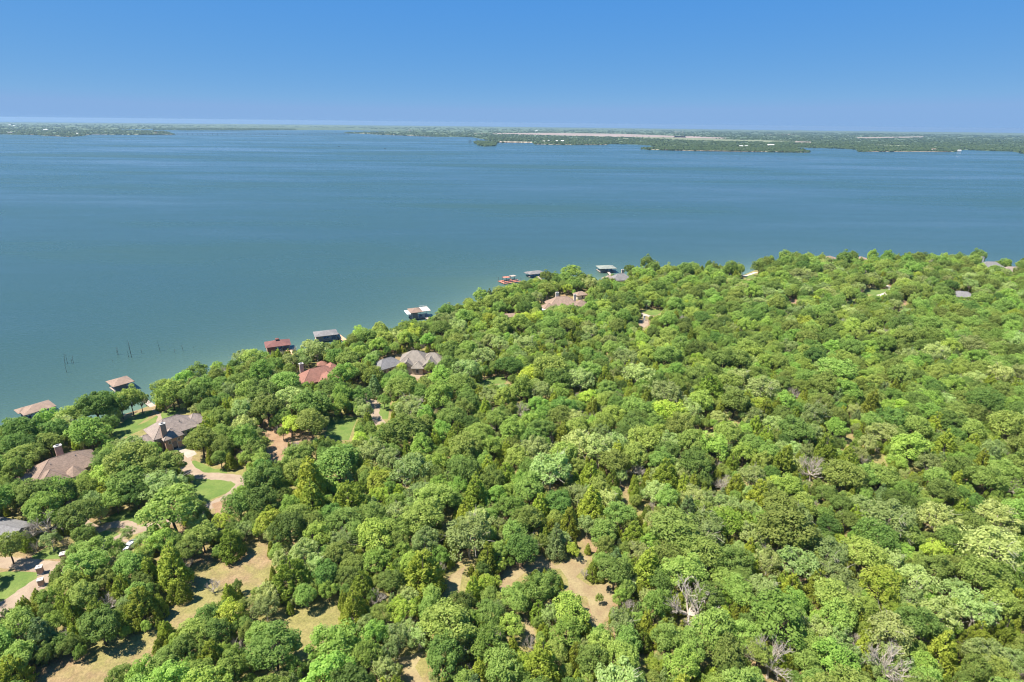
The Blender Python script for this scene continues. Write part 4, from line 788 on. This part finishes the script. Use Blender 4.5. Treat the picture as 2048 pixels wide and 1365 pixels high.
# ---------------------------------------------------------------- labels
FEAT = [((320, 1180), 'the long tan clearing'), ((600, 1265), 'the bent strip of tan grass'), ((1170, 1170), 'the tan clearing with the lone sapling'), ((1385, 1200), 'the broad bare dead tree'), ((1045, 1275), 'the forked bleached snag'), ((925, 1165), 'the narrow tan gap between cedars'),
 ((1545, 1330), 'the sprawling bare tree with twisted limbs'), ((1772, 1335), 'the fan-shaped bare dead tree'), ((1770, 1190), 'the big lime-green tree'), ((1875, 1045), 'the half-dead pale tree'), ((1625, 935), 'the greyish bare tree near the sandy gap'), ((1755, 920), 'the small sandy gap'), ((1690, 870), 'the thin sandy slit'), ((1410, 858), 'the pale bare strip in the woods'), ((1255, 1000), 'the red dirt gap beside the pointed cedar'),
 ((1447, 965), 'the grey dead tree among cedars'), ((560, 885), 'the red dirt clearing'), ((758, 840), 'the gravel drive with the small lawn'), ((435, 975), 'the green lawn inside the drive loop'), ((240, 1050), 'the curved gravel turnaround'), ((60, 1165), 'the brick gate pillars'), ((335, 860), 'the brick-fronted house'), ((128, 935), 'the turreted house'), ((632, 757), 'the red-brown roofed house'), ((830, 718), 'the grey multi-gabled house'),
 ((285, 800), 'the long pale pier'), ((1125, 603), 'the house with the portico'), ((1300, 630), 'the white masonry pillar'), ((1240, 558), 'the grey shore house'), ((1495, 548), 'the curved pale seawall'), ((1755, 580), 'the sandy loop drive'), ((1925, 588), 'the dark grey roof'), ((2040, 650), 'the red dirt road'), ((780, 975), 'the bright green tree in the woods'), ((770, 1130), 'the large olive cedars'), ((1430, 690), 'the bare grey oak in the canopy'), ((1000, 760), 'the shaded lawn among oaks'), ((560, 1010), 'the green thicket'), ((20, 1055), 'the grey roof corner'), ((75, 830), 'the stepped-roof boathouse')]
FW = [(P(*q, GZ), s) for q, s in FEAT]
LOOK = {'O': 'mid-green oak', 'D': 'dark green dense oak', 'B': 'fresh green leafy elm', 'L': 'bright lime-green tree', 'P': 'pale oak with bare twigs', 'C': 'olive cedar', 'K': 'dark olive broad cedar', 'G': 'grey-green cedar', 'X': 'bare grey dead tree'}
NAME = {'O': ('oak_tree', 'oak tree'), 'D': ('oak_tree', 'oak tree'), 'B': ('elm_tree', 'elm tree'), 'L': ('elm_tree', 'elm tree'), 'P': ('thin_oak_tree', 'thin oak'), 'C': ('cedar_tree', 'cedar'), 'K': ('cedar_tree', 'cedar'), 'G': ('cedar_tree', 'cedar'), 'X': ('dead_tree', 'dead tree')}
def describe(t):
    ds = [(math.hypot(t['x'] - q[0], t['y'] - q[1]), s) for q, s in FW]; d, s = min(ds)
    sz = 'small ' if t['R'] < (1.8 if t['kind'] in 'CKG' else 2.8) else 'large ' if t['R'] > (4.0 if t['kind'] in 'CKG' else 5.2) else ''
    rel = 'beside' if d < 13 else 'near' if d < 34 else 'in woods facing'
    lb = f"{sz}{LOOK[t['kind']]} {rel} {s}"
    if len(lb.split()) > 16: lb = lb.replace(' with bare twigs', '')
    return lb, f"{NAME[t['kind']][1]}s near {s}"
cnt = {}; ind = []; rest = []
for t in trees:
    u, v, dz = proj((t['x'], t['y'], t['z'] + t['H'] * .6)); t['vis'] = -60 < u < 2108 and v < 1420; t['px'] = t['R'] * 2 * F / dz * (1 if t['vis'] else .01)
order = sorted(range(len(trees)), key=lambda i: -(trees[i]['px'] + (1e4 if i < n_expl else 0)))
LIM = {'oak tree': 300, 'elm tree': 230, 'thin oak': 150, 'cedar': 250, 'dead tree': 110}
for i in order:
    t = trees[i]; c = NAME[t['kind']][1]
    if t['vis'] and cnt.get(c, 0) < LIM[c]: cnt[c] = cnt.get(c, 0) + 1; ind.append(t)
    else: rest.append(t)
labs = {}
for t in ind: t['lab'], t['grp'] = describe(t); labs.setdefault(t['lab'], []).append(t)
IX = np.array([(t['x'], t['y']) for t in ind])
for lab, ts in labs.items():
    if len(ts) < 2: continue
    for t in ts:
        dd = np.hypot(IX[:, 0] - t['x'], IX[:, 1] - t['y'])
        for q in np.argsort(dd)[1:6]:
            if ind[q]['kind'] != t['kind']:
                nb_ = LOOK[ind[q]['kind']].split(' with')[0]; big = 'large ' if ind[q]['R'] > 5.2 else 'small ' if ind[q]['R'] < 2 else ''
                new = lab.split(' with')[0] + lab[lab.index(' with bare twigs') + 16:] if ' with bare twigs' in lab else lab
                new += f", against {big}{nb_}"
                if len(new.split()) <= 16: t['lab'] = new
                break
first = {}
for t in ind:
    p = PROTO[t['p']]; lab, grp = t['lab'], t['grp']; nm, cat = NAME[t['kind']]
    e = thing(nm, (t['x'], t['y'], t['z']), t['rot'], lab, cat, grp); e.scale = (t['s'] * t['ax'], t['s'] / t['ax'], t['sz'])
    for part, me in (('trunk', p['trunk']), ('branches' if t['kind'] == 'X' else 'crown', p['crown'])):
        o = bpy.data.objects.new(part, me); C.objects.link(o); o.parent = e
        first.setdefault((t['p'], part if part == 'trunk' else 'crown'), o)
rest = [t for t in rest if (t['p'], 'crown') in first]
print('IND', cnt, 'REST', len(rest))
# the remaining trees: one mass of instances of the same kinds
me = bpy.data.meshes.new('woodland'); me.vertices.add(len(rest)); me.vertices.foreach_set('co', np.array([(t['x'], t['y'], t['z']) for t in rest], np.float32).reshape(-1))
for nm, ty, val in (('kind_id', 'INT', [t['p'] for t in rest]), ('spin', 'FLOAT', [t['rot'] for t in rest])):
    a = me.attributes.new(nm, ty, 'POINT'); a.data.foreach_set('value', np.array(val, np.int32 if ty == 'INT' else np.float32))
a = me.attributes.new('grow', 'FLOAT_VECTOR', 'POINT'); a.data.foreach_set('vector', np.array([(t['s'] * t['ax'], t['s'] / t['ax'], t['sz']) for t in rest], np.float32).reshape(-1))
wood = bpy.data.objects.new('woodland', me); C.objects.link(wood); tag(wood, 'dense woodland of oak, elm and cedar behind the nearer trees', 'woodland', kind='stuff')
ng = bpy.data.node_groups.new('woodland', 'GeometryNodeTree'); ng.interface.new_socket('Geometry', in_out='INPUT', socket_type='NodeSocketGeometry'); ng.interface.new_socket('Geometry', in_out='OUTPUT', socket_type='NodeSocketGeometry')
gi = ng.nodes.new('NodeGroupInput'); go = ng.nodes.new('NodeGroupOutput'); jn = ng.nodes.new('GeometryNodeJoinGeometry')
def named(n, ty):
    q = ng.nodes.new('GeometryNodeInputNamedAttribute'); q.data_type = ty; q.inputs[0].default_value = n; return [o for o in q.outputs if o.enabled][0]
kid = named('kind_id', 'INT'); gr = named('grow', 'FLOAT_VECTOR'); sp = named('spin', 'FLOAT'); cx_ = ng.nodes.new('ShaderNodeCombineXYZ'); ng.links.new(sp, cx_.inputs[2])
for pi in sorted({t['p'] for t in rest}):
    cmp_ = ng.nodes.new('FunctionNodeCompare'); cmp_.data_type = 'INT'; cmp_.operation = 'EQUAL'; ins = [s for s in cmp_.inputs if s.enabled]; ng.links.new(kid, ins[0]); ins[1].default_value = pi
    for part in ('trunk', 'crown'):
        oi = ng.nodes.new('GeometryNodeObjectInfo'); oi.transform_space = 'ORIGINAL'; oi.inputs['Object'].default_value = first[(pi, part)]; oi.inputs['As Instance'].default_value = True
        ip = ng.nodes.new('GeometryNodeInstanceOnPoints'); ng.links.new(gi.outputs[0], ip.inputs['Points']); ng.links.new(cmp_.outputs[0], ip.inputs['Selection']); ng.links.new(oi.outputs['Geometry'], ip.inputs['Instance'])
        ng.links.new(cx_.outputs[0], ip.inputs['Rotation']); ng.links.new(gr, ip.inputs['Scale']); ng.links.new(ip.outputs[0], jn.inputs[0])
ng.links.new(jn.outputs[0], go.inputs[0]); md = wood.modifiers.new('woodland', 'NODES'); md.node_group = ng

# ---------------------------------------------------------------- far shore
M_FAR = sheet_mat('far_land', (.055, .090, .036), (.110, .150, .058), .004, .02, 0)
M_PLAIN = sheet_mat('far_plain', (.040, .070, .032), (.085, .120, .050), .0012, .006, 0)
M_FIELD = sheet_mat('far_field', (.24, .175, .14), (.33, .25, .20), .003, .01, 0)
M_FIELDG = sheet_mat('far_field_green', (.13, .15, .07), (.21, .22, .11), .003, .01, 0)
M_BEACH = sheet_mat('far_bank', (.30, .23, .16), (.42, .34, .24), .02, .1, 0)
HT = [(0, 244.4), (350, 245.6), (700, 246.8), (1024, 250.7), (1380, 255), (1700, 260.5), (2048, 266.8)]
def FP(x, y, z=0):
    """far point: measured down from the photograph's own (slightly bowed) horizon"""
    dy = y - np.interp(x, [h_[0] for h_ in HT], [h_[1] for h_ in HT]); return P(x, 241.5 + .0115 * x + max(dy, .3), z)
def farpoly(name, px, mat, z, bank=True, kind='structure'):
    w_ = []
    for i, (a, b) in enumerate(zip(px, px[1:] + px[:1])):
        n = max(1, int(abs(b[0] - a[0]) / 14))
        for k_ in range(n):
            t = k_ / n; jx = rng.uniform(-.35, .35) if bank and n > 1 and k_ else 0; w_.append((a[0] + (b[0] - a[0]) * t, a[1] + (b[1] - a[1]) * t + jx))
    pts = [FP(x, y, 0)[:2] for x, y in w_]
    bm = bmesh.new(); vs = [bm.verts.new((p[0], p[1], z)) for p in pts]; f = bm.faces.new(vs)
    f.normal_update()
    if f.normal.z < 0: f.normal_flip()
    if bank:
        r_ = bmesh.ops.extrude_face_region(bm, geom=[f]); 
        for g in r_['geom']:
            if isinstance(g, bmesh.types.BMVert): g.co.z = z
        for v in vs: v.co.z = -.6
    bmesh.ops.triangulate(bm, faces=bm.faces[:]); me = bpy.data.meshes.new(name); bm.to_mesh(me); bm.free(); me.materials.append(mat); o = bpy.data.objects.new(name, me); C.objects.link(o); tag(o, None, None, kind=kind); return o
XR, XL = 2420, -380
LAND = [[(XL, 274), (0, 272), (60, 272.5), (137, 276), (165, 274), (185, 271), (260, 271), (352, 270), (335, 264), (300, 261.5), (236, 261), (250, 259.6), (301, 259), (330, 256), (430, 254), (430, 249.5), (0, 249.5), (XL, 249.5)],
 [(308, 261.2), (380, 261), (500, 260), (593, 258.2), (590, 256.6), (480, 255.8), (308, 257.5)],
 [(430, 253), (520, 252.2), (580, 252), (700, 254.5), (820, 257.5), (828, 259.5), (760, 261), (700, 262), (688, 264), (782, 268), (865, 271), (943, 272), (970, 277), (994, 283), (1066, 284), (1070, 287), (1135, 288), (1213, 288), (1220, 286), (1278, 287.5), (1300, 289), (1318, 292), (1281, 295.5), (1300, 297.5), (1380, 300), (1430, 300.5), (1533, 303), (1621, 304.5), (1618, 302), (1587, 294), (1640, 295.5), (1683, 297), (1712, 299), (1716, 303.5), (1775, 304), (1850, 304), (1908, 305.5), (1929, 301), (1973, 303.5), (2025, 305), (2048, 310), (2150, 325), (XR, 345), (XR, 276), (2048, 268.4), (1700, 262), (1380, 256.6), (1024, 252.2), (700, 248.3), (430, 247.6)],
 [(948, 283), (956, 288), (968, 291), (990, 290), (994, 285), (975, 281), (955, 281)]]
for q in LAND: farpoly('far_shore', q, M_FAR, 1.2)
# horizon land, a wide arc out to the edge of sight
av = np.radians(np.linspace(-62, 62, 160)); r1 = 9000 + 900 * np.sin(av * 9) + 500 * np.sin(av * 23 + 1)
hv = [(r_ * math.sin(a_), r_ * math.cos(a_), z_) for a_, q in zip(av, r1) for r_, z_ in ((q, -.5), (q * 1.01, .9), (19500, 1.0))]
obj('far_plain', hv, [(i * 3 + k_, i * 3 + k_ + 1, i * 3 + k_ + 4, i * 3 + k_ + 3)[::-1] for i in range(159) for k_ in (0, 1)], M_PLAIN)['kind'] = 'structure'
for q, m_ in (([(940, 264.5), (1100, 264), (1240, 266), (1370, 270.8), (1372, 273.5), (1240, 272), (1080, 268), (960, 265.6)], M_FIELD), ([(1348, 270), (1370, 270), (1464, 275), (1440, 276), (1350, 273.6)], M_FIELD), ([(1240, 272.4), (1372, 274), (1465, 278), (1600, 282), (1560, 284), (1400, 280)], M_FIELDG), ([(1585, 282), (1625, 283.5), (1620, 286), (1590, 285)], M_FIELD), ([(1705, 275), (1850, 274), (1845, 276), (1720, 277)], M_FIELD), ([(1750, 290), (1820, 292), (1818, 293.6), (1755, 292)], M_FIELDG), ([(1348, 261.6), (1368, 262), (1366, 263), (1348, 262.6)], M_FIELD), ([(1180, 273.5), (1260, 274.6), (1255, 276), (1185, 275)], M_FIELDG), ([(1530, 267), (1610, 268.6), (1605, 269.6), (1535, 268.4)], M_FIELD)): farpoly('far_field', q, m_, 1.35, False)
for q in ([(1000, 280.5), (1064, 282), (1064, 284), (998, 283)], [(1075, 286.3), (1135, 287.3), (1213, 287.3), (1213, 288), (1135, 288), (1073, 287)], [(1300, 296.8), (1380, 299.3), (1533, 302.3), (1615, 303.8), (1615, 304.4), (1533, 303), (1380, 300), (1300, 297.5)], [(1720, 302.8), (1775, 303.3), (1905, 304.6), (1905, 305.3), (1775, 304), (1720, 303.5)], [(700, 263), (782, 267.3), (865, 270.4), (865, 271), (782, 268), (700, 263.6)], [(60, 272), (137, 275.4), (185, 270.6), (345, 269.6), (345, 270.1), (185, 271), (137, 276), (60, 272.5)]): farpoly('far_beach', q, M_BEACH, 1.3, False)
# far woods: small rough crowns over the land, one mass
fl = [(np.array(q), np.array(q).min(0), np.array(q).max(0)) for q in LAND]
fq = [np.array(q) for q in ([(940, 264), (1100, 263.5), (1240, 265.6), (1370, 270.4), (1372, 273.7), (1240, 272.3), (1080, 268.3)], [(1240, 272.4), (1372, 274), (1465, 278), (1600, 282), (1560, 284), (1400, 280)], [(1348, 270), (1464, 275), (1440, 276.5), (1350, 274)], [(1585, 282), (1625, 283.5), (1620, 286), (1590, 285)], [(1705, 274.6), (1850, 273.6), (1845, 276.2), (1720, 277.2)], [(1750, 290), (1820, 292), (1818, 293.6), (1755, 292)], [(1000, 280), (1064, 281.5), (1064, 284), (998, 283)])]
ico = bmesh.new(); bmesh.ops.create_icosphere(ico, subdivisions=1, radius=1); IV = np.array([v.co[:] for v in ico.verts]); IF = np.array([[v.index for v in f.verts] for f in ico.faces]); ico.free()
IV = IV[:, :]; fr = np.random.RandomState(5); fv = []; ff = []; ft = []; nb = 0
px = np.concatenate([fr.uniform(-60, 2110, 60000), fr.uniform(-60, 2110, 40000), fr.uniform(305, 596, 3000), fr.uniform(944, 996, 900)]); py = np.concatenate([fr.uniform(248, 312, 60000), fr.uniform(262, 312, 40000), fr.uniform(255.5, 261, 3000), fr.uniform(281, 290, 900)])
inl = np.zeros(len(px), bool)
for a, mn, mx in fl: inl |= inside(px, py, a)
for a in fq: inl &= ~inside(px, py, a)
cl = np.sin(px * .11 + 2 * np.sin(py * .5)) + np.sin(px * .037 + py * 1.1) + fr.normal(size=len(px)) * .8
inl &= cl > -1.1
for x, y in zip(px[inl], py[inl]):
    p = FP(x, y, 0); d_ = math.hypot(p[0], p[1])
    if d_ > 15000 or (d_ > 6000 and fr.rand() < .3): continue
    s_ = fr.uniform(4.5, 9) * (1 + max(0, d_ - 3500) / 5000); hh = fr.uniform(4, 7.5); rot = fr.rand() * 6.28; ca, sa = math.cos(rot), math.sin(rot)
    v = IV * (1 + fr.normal(size=(len(IV), 1)) * .2); v = np.stack([v[:, 0] * ca - v[:, 1] * sa, v[:, 0] * sa + v[:, 1] * ca, v[:, 2]], 1) * [s_, s_, hh * .62] + [p[0], p[1], 1.2 + hh * .42]
    fv.append(v); ff.append(IF + nb); ft.append(np.full(len(IV), np.clip(fr.normal() * .25 + .5, 0, 1))); nb += len(IV)
M_FLEAF = leaf_mat('leaf_far', (.045, .085, .030), (.120, .170, .058), .0, .0)
fo = obj('far_woods', np.concatenate(fv), [tuple(map(int, q)) for q in np.concatenate(ff)], M_FLEAF); a = fo.data.attributes.new('tint', 'FLOAT', 'POINT'); a.data.foreach_set('value', np.concatenate(ft).astype(np.float32)); tag(fo, 'distant woods covering the far shore of the lake', 'woods', kind='stuff')
print('FAR', len(fv))
# tall thin trees along the far inlet
M_POP = leaf_mat('leaf_poplar', (.02, .04, .018), (.05, .08, .03), .01, .2)
LM['Q'] = M_POP; cedar('Q', 131, H0=16, R0=4.0, pw=.35, tufts=80, per=18); pq = PROTO.pop()
for x, y in [(940, 284), (953, 280), (962, 280.5), (972, 280), (981, 280), (987, 280.5), (996, 283.5), (1004, 284), (1013, 283.5), (1020, 284), (1025, 284), (1035, 284.2), (1039, 284), (1046, 284.2), (1057, 284.2)]:
    p = FP(x, y); e = thing('poplar_tree', (p[0], p[1], .3), rng.uniform(0, 6), 'dark slender poplar rising from the far inlet beside the small island', 'poplar', 'poplars along the far inlet'); s_ = rng.uniform(1.2, 1.9); e.scale = (s_ * 1.3, s_ * 1.3, s_)
    for part, me in (('trunk', pq['trunk']), ('crown', pq['crown'])): o = bpy.data.objects.new(part, me); C.objects.link(o); o.parent = e
# far buildings
def far_house(x, y, L, W, h_, roof, wall, label, rz=0.0):
    p = FP(x, y); e = thing('far_house', (p[0], p[1], 1.2), rz, label, 'house', 'houses on the far shore'); MB().box((0, 0, h_ / 2), (L, W, h_)).build('wall', wall, e); v, f = hip(L, W, h_ * .6, h_ + .02, .6, True); obj('roof', v, f, RB[roof], e)
    for q in (-.25, .25): MB().box((L * q, -W / 2 - .03, h_ * .5), (L * .16, .1, h_ * .35)).build('window', M_GLASS, e)
FHL = 'white far-shore house among trees'
for x, y, L, rf, lb in [(1088, 282.3, 26, 'white', 'white long building right of the poplars on the far point'), (1097, 281, 18, 'white', 'white roofed far house on the wooded point'), (1113, 281.6, 30, 'white', 'white far house group on the wooded point, long roof'), (1125, 281.4, 34, 'white', 'widest white building on the wooded point'), (1482, 293, 34, 'white', 'bright white house with dark roof edge on the far spit'), (1492, 293, 30, 'white', 'bright white house standing beside another on the far spit'), (1541, 291.5, 60, 'white', 'long low pale shed behind the far spit'), (1073, 260.6, 60, 'white', 'white building beyond the tan far field'), (20, 254, 60, 'white', 'white building deep in the left far woods'), (29, 256.4, 50, 'white', 'white building in front of another in the left far woods'), (92, 263.5, 60, 'white', 'white long building above the left far shore'), (155, 270.6, 26, 'white', 'white shoreline house at the left far point'), (820, 259.4, 50, 'red', 'red roofed building by the far inlet'), (1867, 301.5, 34, 'tan', 'brown roofed house on the right far shore'), (1918, 304.5, 26, 'white', 'white floating dock house at the right far shore'), (22, 270.6, 60, 'slate', 'pale grey long building at the left far waterline'), (312, 268.6, 40, 'tan', 'tan building near the tip of the left far point')]:
    L *= .62; far_house(x, y, L, L * .55, 5 if L < 25 else 7, rf, M_STUC, lb, rng.uniform(-.3, .3))
# long low trestle bridge
b0, b1 = FP(352, 269.3), FP(700, 266.5); d = b1 - b0; LL = float(np.linalg.norm(d)); e = thing('trestle_bridge', tuple(b0), math.atan2(d[1], d[0]), 'long low trestle bridge crossing the far arm of the lake', 'bridge')
MB().box((LL / 2, 0, 6), (LL, 9, 1.2)).build('bridge_deck', M_PILE, e)
for x in np.arange(10, LL, 38.0): MB().box((x, 0, 2.2), (5, 9.4, 9)).build('pier', M_PILE, e)
for x, y, lb in [(678, 293.5, 'small dark boat alone on the open water'), (770, 298, 'small boat with a wake on the open lake')]:
    p = P(x, y, 0); e = thing('motor_boat', (p[0], p[1], 0), R(20), lb, 'boat')
    v = []; f = []
    for x_, hw, zz in [(-5, 1.7, 1.2), (-1, 1.9, 1.2), (3, 1.2, 1.4), (5.2, .1, 1.7)]: v += [(x_, -hw, zz), (x_, -hw * .7, -.2), (x_, hw * .7, -.2), (x_, hw, zz)]
    for i in range(3):
        for k_ in range(4): f.append((i * 4 + k_, i * 4 + (k_ + 1) % 4, i * 4 + 4 + (k_ + 1) % 4, i * 4 + 4 + k_))
    f += [(3, 2, 1, 0), (12, 13, 14, 15)]; obj('hull', v, f, M_DKWALL, e); MB().box((-.5, 0, 1.9), (3, 2.2, 1.6), 0, .8).build('cabin', M_DKWALL, e)
# ---------------------------------------------------------------- haze
m = bpy.data.materials.new('haze'); m.use_nodes = True; t = m.node_tree; t.nodes.clear(); o_ = N(t, 'ShaderNodeOutputMaterial'); pv = N(t, 'ShaderNodeVolumePrincipled'); pv.inputs['Color'].default_value = (.40, .60, .80, 1); pv.inputs['Density'].default_value = HAZE; pv.inputs['Anisotropy'].default_value = .2
t.links.new(pv.outputs[0], o_.inputs['Volume'])
hz = MB().box((0, 9000, 60.5), (52000, 32000, 129)).build('haze', m); tag(hz, 'thin pale blue air over the lake and woods', 'haze', kind='stuff')
